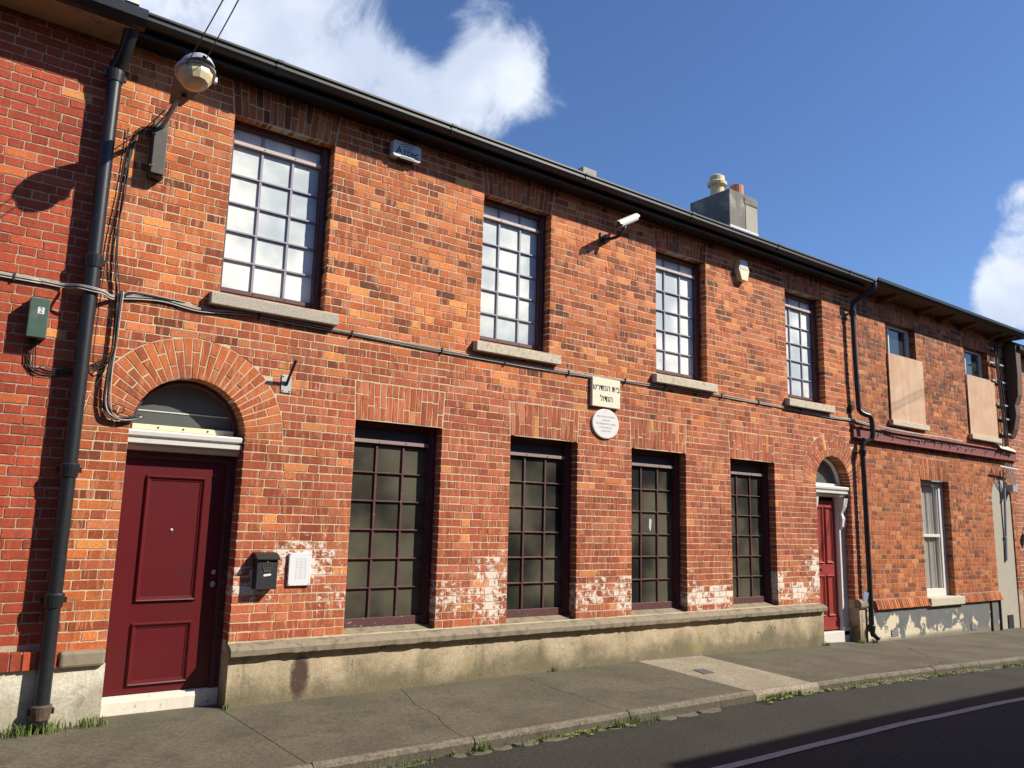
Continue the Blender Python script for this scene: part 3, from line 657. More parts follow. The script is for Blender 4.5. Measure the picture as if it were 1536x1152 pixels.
for a, b in LOX: MB().add([(a, .02, .500), (b, .02, .500), (b, .13, .548), (a, .13, .548), (a, .02, .44), (b, .02, .44), (b, .13, .44), (a, .13, .44)],
                          [(0, 1, 2, 3), (4, 5, 1, 0), (5, 6, 2, 1), (7, 4, 0, 3)]).build('window_ledge', 'capstone', main)
rough_front(XA-.04, D1-AR, G, .425, -.045, 'plinth', 'plinth_white', main, dep=.25)
MB().box(1.035, D1-AR-.012, -.085, .02, .415, .530).build('plinth_cap', 'capstone', main, bevel=.02)
rough_front(D2+AR, XB, G, .40, -.055, 'plinth', 'plinth', main, dep=.26)
MB().extr_x([(.02, .40), (-.085, .40), (-.10, .43), (-.095, .48), (-.06, .52), (.02, .535)], D2+AR-.01, XB-.004).build('plinth_cap', 'capstone', main, smooth=False)

# windows
def window(parent, xl, xr, zb, zt, cols, zrows, ztop_strip, matbar, matpane, upper):
    w = xr-xl; mb = MB(); yf, yb = .112, .19
    mb.box(xl, xl+.045, yf, yb, zb+.03, zt+.01); mb.box(xr-.075, xr, yf, yb, zb+.03, zt+.01)
    mb.box(xr-.060, xr-.03, yf-.012, yf+.001, zb+.04, zt)
    mb.box(xl+.045, xr-.075, yf+.015, yb, zt-.05, zt+.012)
    mb.box(xl+.045, xr-.075, yf+.035, yb, zb+.03, zrows[-1]-.012)
    fr = mb.build('window', 'maroon_frame', parent, ((xl+xr)/2, .15, zb))
    gx = [xl+.045, xl+cols[0], xl+cols[1], xr-.075]
    rows = [zt-.05, ztop_strip]+zrows[1:] if upper else zrows
    yg = .172
    for a, b in zip(gx, gx[1:]):
        for t, u in zip(rows, rows[1:]):
            j = random.uniform(-.0015, .0015); j2 = random.uniform(-.0015, .0015)
            MB().add([(a, yg+j, u), (b, yg+j2, u), (b, yg-j+.001, t), (a, yg-j2+.001, t), (a, yg+.006, u), (b, yg+.006, u), (b, yg+.006, t), (a, yg+.006, t)],
                     [(0, 1, 2, 3), (7, 6, 5, 4), (0, 4, 5, 1), (3, 2, 6, 7)]).build('pane', matpane, fr, ((a+b)/2, yg, (t+u)/2))
    if not upper:
        MB().box(xl+.045, xr-.075, .150, .18, ztop_strip+.02, zt-.04).build('head_panel', 'dark_plastic', fr)
    for g in gx[1:3]:
        MB().box(g-.0135, g+.0125, .154, .176, zrows[-1]-.01, zt-.05 if upper else zrows[0]+.01).build('glazing_bar', matbar, fr, (g, .165, (zb+zt)/2), bevel=.004, segs=1)
    for z in zrows[1:-1]:
        mb = MB(); n = 12
        v = []
        for i in range(n+1):
            x = gx[0]+(gx[3]-gx[0])*i/n; e = .0015*n3(x, 3, z, 23)
            hb_ = .0035 if upper else 0
            v += [(x, .158, z-.0075-hb_), (x, .150+e, z-.004-hb_), (x, .150+e, z+.003+e+hb_), (x, .172, z+.010+e+hb_)]
        mb.add(v, [(i*4+j, (i+1)*4+j, (i+1)*4+j+1, i*4+j+1) for i in range(n) for j in range(3)]).build('glazing_bar', matbar, fr, ((xl+xr)/2, .16, z))
    # screen strips with screws
    mb = MB().box(xl+.03, xr-.06, .128, .16, ztop_strip-.002, ztop_strip+.034)
    st = mb.build('screen_rail', 'strip_pale' if upper else 'strip_dull', fr, ((xl+xr)/2, .14, ztop_strip), bevel=.003, segs=1)
    zr = zrows[-1]; hb = .042 if upper else .085
    MB().box(xl+.03, xr-.065, .138, .17, zr-hb, zr-.001).build('bottom_rail', 'maroon_glint', fr, ((xl+xr)/2, .15, zr), bevel=.004, segs=1)
    for g in gx[1:3]:
        for z in (ztop_strip+.016, zr-hb*.5): MB().lathe([(.006, 0), (.005, -.004)], (g+.01, .1275 if z > zr else .1375, z), 8, 'y').build('screw', 'ink', fr)
    MB().box(xl+.02, xr-.02, .2, .21, zb+.02, zt+.02).build('backing', 'interior', fr)
    return fr
UROW = [4.87, 4.592, 4.326, 4.060, 3.794, 3.528]
for a, b in UPX:
    dz = ZUB-3.436
    window(main, a, b, ZUB, ZUT, (.326, .621), [z+dz for z in UROW], 4.876+dz, 'bar_pale', 'glass_up', True)
    v = [(a-.085, -.085, 3.305), (b+.115, -.085, 3.305), (b+.115, .02, 3.305), (a-.085, .02, 3.305), (a-.085, -.085, 3.405), (b+.115, -.085, 3.405), (b+.115, .02, 3.425), (a-.085, .02, 3.425)]
    MB().add(v, [(0, 3, 2, 1), (4, 5, 6, 7), (0, 1, 5, 4), (2, 3, 7, 6), (0, 4, 7, 3), (1, 2, 6, 5)]).build('window_sill', 'granite' if a < 3 else 'limestone', main, ((a+b)/2, -.03, 3.35), bevel=.006)
    MB().quad((a, .021, 3.424), (b, .021, 3.424), (b, .14, 3.470), (a, .14, 3.470)).build('window_ledge', 'limestone', main)
LROW = [2.262, 1.984, 1.712, 1.441, 1.170, .899, .629]
for wi, (a, b) in enumerate(LOX):
  wf = window(main, a, b, ZLB, ZLT, (.319, .612), LROW, 2.266, 'maroon_glint', 'glass_low', False)
  if wi == 2: MB().add([(7.395, .169, 1.515), (7.425, .169, 1.47), (7.445, .169, 1.62), (7.40, .169, 1.63)], [(0, 1, 2, 3)]).build('sticker', 'blue_paper', wf)

# eaves and gutter
mb = MB().box(XA+.05, XB+.05, -.215, -.19, 5.385, 5.52).box(XA+.05, XB+.05, -.19, -.008, 5.40, 5.412)
mb.box(XA+.05, XB+.05, -.235, -.214, 5.385, 5.405)
mb.build('fascia', 'black_gutter', main, bevel=.003)
gprof = [(-.222, 5.525), (-.222, 5.445), (-.30, 5.436), (-.335, 5.445), (-.352, 5.47), (-.352, 5.50), (-.368, 5.512), (-.368, 5.530), (-.352, 5.530), (-.34, 5.505), (-.24, 5.455), (-.236, 5.525)]
gt = MB().extr_x(gprof[::-1], XA+.03, XB+.13).build('gutter', 'black_gutter', main)
x = 2.2
while x < 11.8:
    MB().extr_x([(-.218, 5.53), (-.218, 5.440), (-.30, 5.430), (-.340, 5.439), (-.358, 5.468), (-.358, 5.50), (-.374, 5.51), (-.374, 5.533)][::-1], x-.03, x+.03).build('gutter_joint', 'black_gutter', gt); x += 1.83
def roof_slab(parent, x0, x1, ye, ze, slope, yr, mat='slate'):
    zr = ze+slope*(yr-ye); mb = MB()
    mb.add([(x0, ye, ze), (x1, ye, ze), (x1, yr, zr), (x0, yr, zr), (x0, 2*yr-ye, ze), (x1, 2*yr-ye, ze), (x0, ye, ze-.03), (x1, ye, ze-.03), (x1, 2*yr-ye, ze-.03), (x0, 2*yr-ye, ze-.03)],
           [(0, 1, 2, 3), (3, 2, 5, 4), (1, 0, 6, 7), (6, 9, 8, 7), (0, 3, 4, 9, 6), (1, 7, 8, 5, 2)])
    return mb.build('roof', mat, parent)
rf = roof_slab(main, XA, XB, -.31, 5.53, .56, 2.6)
# chimney on the party wall
ch = MB(); ch.box(10.81, 11.57, 1.5, 2.38, 6.2, 7.36); cho = ch.build('chimney', 'chimney', main, (11.2, 1.9, 6.2), bevel=.015)
MB().box(11.20, 11.595, 1.482, 2.40, 7.17, 7.32).build('coping', 'chimney', cho, bevel=.03)
MB().box(11.24, 11.576, 1.49, 2.385, 6.6, 7.17).build('pale_right_half', 'grey_render', cho, bevel=.01)  # paler box over the right half of the chimney
MB().box(10.80, 11.58, 1.485, 1.56, 6.50, 6.70).build('flashing', 'lead', cho)
MB().lathe([(.13, 0), (.12, .26), (.17, .28), (.175, .33), (.14, .36), (.13, .45), (.07, .49)], (11.05, 1.95, 7.33), 18).build('chimney_pot', 'pot_cream', cho, smooth=False)
MB().lathe([(.13, 0), (.125, .32), (.10, .33)], (11.40, 1.80, 7.33), 18).build('chimney_pot', 'pot_terracotta', cho)
MB().box(9.20, 9.53, 3.5, 4.1, 6.4, 8.0).build('chimney', 'grey_render', main, bevel=.01)

# front doors -------------------------------------------------------
def moulding(mb, x0, x1, z0, z1, y, w=.040, h=.024):
    """raised picture-frame moulding proud of a door face at y"""
    prof = [(0, 0), (.006, -h*.6), (.012, -h), (.020, -h*.8), (.026, -h*.35), (w, -h*.25), (w+.004, 0)]
    rings = [[(x0+d, y+q, z0+d), (x1-d, y+q, z0+d), (x1-d, y+q, z1-d), (x0+d, y+q, z1-d)] for d, q in prof]
    v = [p for r_ in rings for p in r_]
    mb.add(v, [(i*4+j, i*4+(j+1) % 4, (i+1)*4+(j+1) % 4, (i+1)*4+j) for i in range(len(rings)-1) for j in range(4)])
def fanlight(parent, cx, zc, yb, r_out, r_in):
    n = 28; mb = MB(); A = [math.pi*i/n for i in range(n+1)]
    for (ra, ya), (rb, yb_) in zip(((r_out, yb), (r_out-.012, yb-.05), (r_in+.012, yb-.05), (r_in, yb-.01)), ((r_out-.012, yb-.05), (r_in+.012, yb-.05), (r_in, yb-.01), (r_in-.004, yb+.01))):
        for a, b in zip(A, A[1:]):
            mb.quad((cx-ra*math.cos(a), ya, zc+ra*math.sin(a)), (cx-rb*math.cos(a), yb_, zc+rb*math.sin(a)), (cx-rb*math.cos(b), yb_, zc+rb*math.sin(b)), (cx-ra*math.cos(b), ya, zc+ra*math.sin(b)))
    f = mb.build('fanlight', 'maroon_frame' if cx < 5 else 'white_paint', parent, (cx, yb, zc))
    P = [(cx-r_in*math.cos(a), zc+r_in*math.sin(a)) for a in A]
    MB().extr_y(P[::-1], yb, yb+.008).build('pane', 'glass_fan', f)
    return f
def door_case(cx, step_z, leafx, mat, front):
    yd = .19
    dr = MB().box(leafx[0], leafx[1], yd, yd+.045, step_z+.012, 1.985)
    if front:
        moulding(dr, 1.552, 2.030, .838, 1.853, yd); moulding(dr, 1.550, 2.018, .196, .680, yd)
    else:
        for z0_, z1_ in ((1.05, 1.9), (.28, .88)):
            moulding(dr, leafx[0]+.09, (leafx[0]+leafx[1])/2-.03, z0_, z1_, yd); moulding(dr, (leafx[0]+leafx[1])/2+.03, leafx[1]-.09, z0_, z1_, yd)
        dr.box(leafx[0], leafx[1], yd-.02, yd+.001, step_z+.02, step_z+.19)
    d = dr.build('door', mat, main, ((leafx[0]+leafx[1])/2, yd, step_z))
    return d
# near door
d1 = door_case(D1, .13, (1.385, 2.195), 'maroon_door', True)
for z, r_ in ((1.066, .021), (.967, .024)):
    MB().lathe([(r_, .004), (r_, -.004), (r_*.7, -.010), (r_*.55, -.024), (r_*.35, -.026)], (2.164, .186, z), 16, 'y').build('lock', 'metal', d1, smooth=False)
MB().lathe([(.012, .004), (.012, -.003), (.006, -.006)], (1.789, .188, 1.411), 12, 'y').build('peephole', 'zinc', d1)
MB().lathe([(.008, .003), (.006, -.004)], (2.10, .188, 1.875), 8, 'y').build('screw', 'metal', d1)
fr = MB().box(1.35, 1.386, .165, .25, .115, 2.06).box(2.194, 2.27, .165, .25, .115, 2.06).box(1.386, 2.194, .17, .25, 1.984, 2.06).box(2.205, 2.225, .155, .166, .14, 2.03)
fr.build('door_frame', 'maroon_frame', main, bevel=.003)
MB().box(1.352, 2.268, .21, .26, -.1, 2.2).build('door_backing', 'interior', main)
cprof = [(.20, 2.045), (.10, 2.048), (.075, 2.075), (.07, 2.095), (.03, 2.098), (.028, 2.132), (.05, 2.136), (.052, 2.150), (.018, 2.158), (.014, 2.188), (.022, 2.200), (.20, 2.222)]
MB().extr_x(cprof[::-1], 1.352, 2.262).build('door_cornice', 'white_paint', main)
f1 = fanlight(main, D1, SPR+.015, .205, .445, .405)
MB().box(1.43, 2.19, .1985, .204, 2.375, 2.384).build('wire', 'white_paint', f1)
MB().box(1.40, 2.22, .155, .206, 2.218, 2.262).build('bottom_rail', 'cream_plastic', f1, bevel=.004)
for x in (1.60, 1.80, 2.0): MB().lathe([(.009, 0), (.007, -.005)], (x, .154, 2.242), 8, 'y').build('screw', 'rust_iron', f1)
st = MB(); n = 20; v = []
for i in range(n+1):
    x = 1.352+(.914)*i/n; e = .004*n3(x, 0, 0, 9)
    v += [(x, .150+e, -.06), (x, .146+e, .09), (x, .154, .132+e*.4), (x, .23, .136)]
st.add(v, [(i*4+j, (i+1)*4+j, (i+1)*4+j+1, i*4+j+1) for i in range(n) for j in range(3)]).build('doorstep', 'step_paint', main)
# far door
d2 = door_case(D2, .07, (10.87, 11.50), 'red_door', False)
MB().lathe([(.02, 0), (.02, -.01), (.012, -.02), (.026, -.045), (.02, -.06)], (11.0, .19, .96), 14, 'y').build('door_knob', 'dark_plastic', d2)
pil = lambda x0, x1: MB().box(x0, x1, .12, .25, .12, 2.06).box(x0-.006, x1+.006, .105, .25, .0, .12)
for x0, x1 in ((10.745, 10.868), (11.502, 11.655)):
    p_ = pil(x0, x1).build('door_pilaster', 'white_paint', main, bevel=.004)
    MB().extr_x([(.12, 1.55), (.085, 1.60), (.07, 1.72), (.09, 1.80), (.05, 1.90), (.03, 2.03), (.12, 2.03)], x0+.02, x1-.02).build('console', 'white_paint', p_)
MB().extr_x([(a, z) for a, z in cprof[::-1]], D2-AR+.004, D2+AR-.004).build('door_cornice', 'white_paint', main)
f2 = fanlight(main, D2, SPR+.015, .205, .445, .405)
MB().box(D2-.46, D2+.46, .21, .26, -.2, 2.2).build('door_backing', 'interior', main)
MB().box(D2-.455, D2+.455, .105, .3, -.2, .065).build('doorstep', 'white_paint', main, bevel=.008)
MB().box(D2-.44, D2+.44, .15, .2, 2.218, 2.25).build('fanlight_rail', 'white_paint', main)

# ------------------------------------------------------------------ left neighbour
XL0 = -5.0
left = root('brick_house', ((XL0+XA)/2, 0, 0), 'house of red-painted brick with a whitewashed base beside the long brick building', 'house')
mb = MB(); wall_plane(mb, XL0, XA, -.2, 5.5, [], [], .0022, .1); mb.build('wall', 'mortar_grey', left); MB().box(XL0, XA, 5.2, 5.4, -.3, 5.4).build('rear_wall', 'mortar_grey', left)
def eff_left(x, z): return .42*max(0, n3(x, 0, z, .9)+.15) if z > 2.6 else .12
bl = lay(XL0, XA-.002, 1, 67, [], [], [], P_RED, eff_left, jit=.0022)
emit(bl, left, 'brick', 'brick_red')
rl = []
x = -1.2
while x < XA+.03:
    P = outline(x+.004, x+.004, x+.068, x+.068, .418, .545, 1, 2, .002); rl.append(brick_geo(P, -.075+random.uniform(-.004, .004), .1, (*pick(P_RED), .1))); x += .074
emit(rl, left, 'cap_brick', 'brick_red')
MB().box(XL0, XA-.005, -.066, .01, .42, .54).build('cap_mortar', 'mortar_grey', left)
rough_front(XL0, XA-.045, G, .43, -.045, 'plinth', 'plinth_white', left, dep=.1)
MB().box(XL0, XA+.03, -.34, -.006, 5.36, 5.40).build('soffit', 'soffit_plaster', left)
MB().extr_x([(-.33, 5.36), (-.38, 5.375), (-.43, 5.42), (-.44, 5.50), (-.425, 5.50), (-.40, 5.43), (-.33, 5.40)][::-1], XL0, XA+.10).build('gutter', 'black_pipe', left)
roof_slab(left, XL0, XA+.03, -.36, 5.56, .56, 2.6)
MB().box(XA-.06, XA+.04, -.37, 3, 5.56, 5.63).build('roof_edge', 'white_paint', left)

# ------------------------------------------------------------------ right neighbour
XR1 = 17.55
right = root('brick_house', ((XB+XR1)/2, 0, gz(14)), 'orange brick house with boarded upper windows and a peeling blue-grey base', 'house')
RU = [(12.95, 13.945), (15.77, 16.77)]; RLW = (13.83, 14.83)
A3 = (16.93, 2.2, .43)
op_r = [(a, b, 3.36, 5.075) for a, b in RU]+[(RLW[0], RLW[1], .47, 2.44), (A3[0]-.43, A3[0]+.43, -.4, 2.2)]
mb = MB(); wall_plane(mb, XB, XR1, -.5, 5.45, op_r, [A3], .002, .14); mb.build('wall', 'mortar_dark', right); MB().box(XB, XR1, 5.2, 5.4, -.5, 5.4).build('rear_wall', 'mortar_dark', right)
fl_r = [(a, b, 5.075, 5.075+.30, .05) for a, b in RU]+[(RLW[0], RLW[1], 2.44, 2.44+.365, .06)]
pal_r = lambda x, z: P_OLDT if random.random() < max(.1, min(.8, (z-2.6)/1.2)) else P_OLD
br = lay(XB+.003, XR1, 0, 66, op_r, [(A3[0], A3[1], A3[2]+.25)], fl_r, pal_r, lambda x, z: .12 if random.random() < .05 else 0, jit=.003, detail=False, reveal=.112)
emit(br, right, 'brick', 'brick_old')
vr = ring(A3[0], A3[1], A3[2], A3[2]+.25, 27, P_OLD, .1)
for q in fl_r: vr += flat_arch(q[0], q[1], q[2]+.003, q[3], q[4], 15, P_OLD, .112)
emit(vr, right, 'arch_brick', 'brick_old')
x = XB+.28; rl = []
while x < XR1-1.1:
    if not (13.74 < x < 14.95):
        P = outline(x+.003, x+.003, x+.062, x+.062, .355, .49, 1, 1, .002); v, f, c = brick_geo(P, -.075, .09, (*pick(P_OLD), 0))
        v = [(a, b+.045*max(0, (zz-.42)/.07)**2 if b < -.06 else b, zz) for a, b, zz in v]
        rl.append((v, f, c))
    x += .068
emit(rl, right, 'cap_brick', 'brick_old')
rough_front(XB+.006, 16.50, lambda x: gz(x)-.06, .36, -.03, 'plinth', 'plinth_peel', right, dep=.1)
MB().box(13.78, 14.97, -.09, .12, .34, .475).build('window_sill', 'limestone', right, bevel=.012)
MB().box(A3[0]-.43, A3[0]+.43, .02, .06, -.4, 2.2).build('blocked_doorway', 'grey_render', right)
P = [(A3[0]-.43*math.cos(math.pi*i/20), 2.2+.43*math.sin(math.pi*i/20)) for i in range(21)]
MB().extr_y(P[::-1], .022, .06).build('blocked_doorway', 'grey_render', right)
MB().box(16.84, 17.06, .004, .021, -.19, .055).build('hole_shade_slab', 'interior', right)  # near-black slab stands in for the shade inside a hole
for x0, z0_ in ((12.57, -.065), (15.23, -.12)):
    vo = MB().box(x0, x0+.215, -.034, -.028, z0_, z0_+.10).build('air_vent', 'dark_plastic', right, (x0+.1, -.03, z0_))
    for k in range(4): MB().box(x0+.005, x0+.21, -.045, -.0335, z0_+.008+.024*k, z0_+.020+.024*k).build('louvre', 'zinc', vo)
for i, (a, b) in enumerate(RU):
    w = MB().box(a, a+.05, .11, .18, 3.4, 5.08).box(b-.09, b, .11, .18, 3.4, 5.08).box(a+.05, b-.09, .11, .18, 5.02, 5.08).box(a+.30, a+.335, .12, .17, 3.4, 5.02)
    w = w.build('window', 'white_paint', right, ((a+b)/2, .15, 3.4), bevel=.004)
    for p0, p1 in ((a+.05, a+.30), (a+.335, b-.09)): MB().box(p0, p1, .15, .156, 3.4, 5.02).build('pane', 'glass_sash', w)
    MB().box(a, b, .3, .31, 3.3, 5.1).build('backing', 'interior', w)
    MB().box(a-.06, b+.17, -.085, .10, 3.285, 3.375).build('window_sill', 'limestone', right, ((a+b)/2, 0, 3.33), bevel=.008)
    bd = MB().box(a-.005, b+.155, -.032, -.014, 3.377, 4.515).build('plywood_board', 'plywood', right, ((a+b)/2, -.02, 3.9), bevel=.002, segs=1)
    for z in (3.5, 3.85, 4.2, 4.45):
        for x in (a+.02, b+.13): MB().lathe([(.008, 0), (.006, -.003)], (x, -.032, z), 6, 'y').build('screw', 'ink', bd)
a, b = RLW
w = MB().box(a, a+.06, .11, .18, .47, 2.44).box(b-.17, b, .11, .18, .47, 2.44).box(b-.20, b-.17, .13, .18, .47, 2.44).box(a+.06, b-.2, .12, .18, 2.37, 2.44).box(a+.06, b-.2, .11, .17, 1.47, 1.52).box(a+.06, b-.2, .09, .17, .475, .60).box(a+.25, a+.275, .13, .17, .6, 2.37)
w = w.build('window', 'white_paint', right, ((a+b)/2, .15, .5), bevel=.005)
cur = MB(); n = 40; v = []
for i in range(n+1):
    x = a+.06+(b-a-.26)*i/n; yy = .185+.012*math.sin(i*1.35)+.008*math.sin(i*.6)
    v += [(x, yy, .58), (x, yy+.01, 2.36)]
cur.add(v, [(i*2, i*2+2, i*2+3, i*2+1) for i in range(n)]).build('net_curtain', 'net', w)
nt = M['plywood'].node_tree; pb_ = nt.nodes['Principled BSDF']; src = pb_.inputs['Base Color'].links[0].from_socket
gr_ = nz(nt, pos(nt, (14, 14, .8)), 1., 6, .6, .6); st_ = nz(nt, pos(nt, (1.3, 1, 2.6), (2, 0, 1)), 1.6, 5, .6)
setc(nt, pb_, mixc(nt, mth(nt, 'MULTIPLY', sstep(nt, st_, .5, .72), .35), mixc(nt, mth(nt, 'MULTIPLY', sstep(nt, gr_, .45, .68), .38), src, (.36, .19, .10)), (.34, .22, .14)))
gm, gnt, gb = new_mat('clear_window_pane'); gnt.nodes.remove(gb)
mx = gnt.nodes.new('ShaderNodeMixShader'); tr = gnt.nodes.new('ShaderNodeBsdfTransparent'); gl = gnt.nodes.new('ShaderNodeBsdfGlossy'); gl.inputs['Roughness'].default_value = .05
mx.inputs[0].default_value = .12; gnt.links.new(tr.outputs[0], mx.inputs[1]); gnt.links.new(gl.outputs[0], mx.inputs[2]); gnt.links.new(mx.outputs[0], gnt.nodes['Material Output'].inputs[0])
M['clear'] = gm
MB().box(a+.06, b-.2, .150, .154, .6, 1.47).build('pane', 'clear', w)
MB().box(a+.06, b-.2, .152, .156, 1.52, 2.37).build('pane', 'clear', w)
MB().box(a, b, .3, .31, .4, 2.5).build('backing', 'interior', w)
# eaves with timber brackets
MB().box(XB+.16, XR1+.2, -.36, -.006, 5.45, 5.475).build('soffit', 'soffit_wood', right)
for x in (12.83, 14.04, 14.85, 15.66, 16.83, 17.3):
    MB().extr_x([(-.006, 5.34), (-.10, 5.36), (-.20, 5.39), (-.30, 5.40), (-.32, 5.42), (-.32, 5.449), (-.006, 5.449)][::-1], x-.05, x+.05).build('eave_bracket', 'soffit_wood', right, (x, -.1, 5.4), bevel=.006)
MB().extr_x([(-.34, 5.45), (-.40, 5.462), (-.435, 5.50), (-.44, 5.545), (-.425, 5.545), (-.40, 5.49), (-.34, 5.475)][::-1], XB+.15, XR1+.25).build('gutter', 'black_gutter', right)
roof_slab(right, XB+.001, XR1+.2, -.33, 5.56, .56, 2.6)

# ------------------------------------------------------------------ far neighbour
far = root('brick_house', (21, 0, gz(21)), 'pale pink brick house just beyond the blocked arched doorway', 'house')
mb = MB(); wall_plane(mb, XR1+.004, 30, -.8, 5.3, [(18.6, 19.6, 3.4, 4.9), (18.6, 19.6, .6, 2.4), (22, 23, .6, 2.4)], [], .002, .12); mb.build('wall', 'mortar', far)
bf = lay(XR1+.006, 22, -6, 63, [(18.6, 19.6, 3.4, 4.9), (18.6, 19.6, .6, 2.4)], [], [], P_PINK, jit=.002, detail=False)
emit(bf, far, 'brick', 'pink_brick', 60)
for a, b, c, d in ((18.6, 19.6, 3.4, 4.9), (18.6, 19.6, .6, 2.4), (22, 23, .6, 2.4)):
    w = MB().box(a, a+.06, .08, .14, c, d).box(b-.06, b, .08, .14, c, d).box(a+.06, b-.06, .08, .14, (c+d)/2-.03, (c+d)/2+.03).build('window', 'white_paint', far); MB().box(a, b, .12, .13, c, d).build('pane', 'glass_sash', w)
MB().box(XR1+.01, 30, -.3, .0, 5.22, 5.30).build('fascia', 'black_gutter', far)
roof_slab(far, XR1+.21, 30, -.33, 5.31, .56, 2.6)
pr_ = [(-.02, 3.45), (-.10, 3.62), (-.16, 3.90), (-.15, 4.10), (-.22, 4.30), (-.24, 4.7), (-.24, 5.35), (-.02, 5.35)]
MB().extr_x(pr_[::-1], XR1-.06, XR1+.16).build('party_wall_corbel', 'soffit_wood', far, bevel=.01, label='brown corbelled end of the party wall')  # dark brown puts the shade of the flank into its colour

# ------------------------------------------------------------------ drainpipes
def pipe(name, label, path, r, joints, cat='drainpipe', mat='black_pipe', base=None, n=14):
    rt = root(name, (path[-1][0], path[-1][1], path[-1][2]), label, cat)
    MB().tube(smooth_path(path, 5), r, n).build('pipe', mat, rt, smooth=True)
    for x, y, z in joints:
        jn = MB().lathe([(r+.002, -.05), (r+.008, -.045), (r+.016, .02), (r+.018, .045), (r+.010, .055), (r, .056)], (x, y, z), 18).build('collar', 'rust_iron' if base and z < base else mat, rt, (x, y, z))
        for s in (-1, 1): MB().box(x+s*(r+.012)-.018, x+s*(r+.012)+.018, y-.012, y+.03, z-.012, z+.026).build('lug', mat, jn)
        MB().box(x-.02, x+.02, y+r*.6, -.001, z-.008, z+.012).build('bracket', mat, rt)
    return rt
px1 = .948
pipe('drainpipe', 'thick black iron drainpipe between the red-painted house and the long brick building',
     [(1.005, -.30, 5.50), (1.003, -.295, 5.40), (.985, -.20, 5.22), (.955, -.115, 5.10), (px1, -.105, 5.0), (px1, -.105, 3.5), (px1, -.105, 2), (px1, -.105, .6), (px1, -.105, .0)], .054,
     [(px1, -.105, 5.02), (px1, -.105, 3.46), (px1, -.105, 1.84), (px1, -.105, .90), (px1, -.105, .13)], base=.5)
pipe('drainpipe', 'slender black drainpipe with a swan neck beside the far arched red door',
     [(12.0, -.37, 5.46), (11.99, -.36, 5.38), (11.90, -.26, 5.27), (11.80, -.14, 5.17), (11.79, -.105, 5.08), (11.79, -.10, 4.9), (11.80, -.10, 4.2), (11.83, -.10, 3.52), (11.85, -.11, 3.40), (11.92, -.15, 3.35), (12.0, -.18, 3.33), (12.04, -.19, 3.24), (12.045, -.19, 3.05), (12.02, -.17, 2.96), (11.93, -.12, 2.91), (11.885, -.10, 2.80), (11.89, -.10, 2.2), (11.90, -.10, 1.0), (11.905, -.10, .10), (11.93, -.13, .0), (11.97, -.17, -.045)], .038,
     [(11.79, -.10, 4.98), (11.885, -.10, 2.75), (11.90, -.10, .10)])
# ------------------------------------------------------------------ street lamp and its control box
lamp = root('street_lamp', (1.335, -.06, 4.70), 'grey wall-mounted street lamp with a faceted yellowed bowl above the maroon door', 'street lamp')
MB().tube([(1.335, -.02, 4.70), (1.335, -.08, 4.71), (1.345, -.25, 4.745), (1.353, -.43, 4.795), (1.358, -.50, 4.815)], .02, 10).build('arm', 'lamp_shell', lamp, smooth=True)
MB().lathe([(.05, 0), (.05, -.012), (.03, -.03)], (1.335, -.004, 4.70), 12, 'y').build('wall_flange', 'lamp_shell', lamp)
J0 = Vector((1.352, -.42, 4.785)); TL = R(15)
def lp(u, v_, w): return (J0.x+u+.05*(-v_)/.57, J0.y+v_*math.cos(TL)+w*math.sin(TL)*1., J0.z-v_*math.sin(TL)+w*math.cos(TL))   # u across, v_ along (negative = outward), w up
def planform(t): return (.045+.095*min(1, t*1.55)) if t < .66 else .14*math.sqrt(max(0, 1-((t-.66)/.34)**2))
ts = [0, .08, .2, .34, .48, .60, .70, .80, .88, .94, .98, .998]; mb = MB(); v = []; NS = 10
for t in ts:
    hgt = .03+.10*min(1, t*1.3); hgt *= math.sqrt(max(.02, 1-max(0, (t-.66)/.345)**2))
    for k in range(NS+1):
        a = math.pi*k/NS; v.append(lp(-math.cos(a)*planform(t), -.60*t, hgt*math.sin(a)))
mb.add(v, [(i*(NS+1)+k, i*(NS+1)+k+1, (i+1)*(NS+1)+k+1, (i+1)*(NS+1)+k) for i in range(len(ts)-1) for k in range(NS)]).add(v[:NS+1], [tuple(range(NS+1))])
mb.build('housing', 'lamp_shell', lamp, smooth=True)
mb = MB(); v = []
for t in ts: v += [lp(-planform(t), -.60*t, -.002), lp(planform(t), -.60*t, -.002)]
mb.add(v, [(i*2, (i+1)*2, (i+1)*2+1, i*2+1) for i in range(len(ts)-1)]).build('underside', 'lamp_under', lamp)
def tilted(prof, vc, n, uc=.0):
    m_ = MB(); v = [lp(uc+r_*math.cos(2*math.pi*k/n), vc+r_*math.sin(2*math.pi*k/n), h) for r_, h in prof for k in range(n)]
    return m_.add(v, [(i*n+k, i*n+(k+1) % n, (i+1)*n+(k+1) % n, (i+1)*n+k) for i in range(len(prof)-1) for k in range(n)]+[tuple(reversed(range(n))), tuple((len(prof)-1)*n+k for k in range(n))])
q_ = lp(.02, -.14, -.012); MB().box(q_[0]-.018, q_[0]+.018, q_[1]-.018, q_[1]+.018, q_[2]-.014, q_[2]+.012).build('photocell', 'dark_plastic', lamp, bevel=.003)
tilted([(.045, -.130), (.092, -.112), (.122, -.062), (.128, -.004)], -.42, 12).build('bowl', 'lens', lamp)
tilted([(.130, -.016), (.146, -.014), (.146, .014), (.130, .016)], -.42, 24).build('band', 'lamp_shell', lamp)
q_ = lp(.152, -.42, -.01); MB().box(q_[0]-.012, q_[0]+.012, q_[1]-.02, q_[1]+.02, q_[2]-.025, q_[2]+.02).build('clip', 'zinc', lamp, bevel=.004)
bx = root('control_box', (1.335, 0, 4.285), 'narrow olive metal control box under the wall-mounted street lamp', 'electrical box')
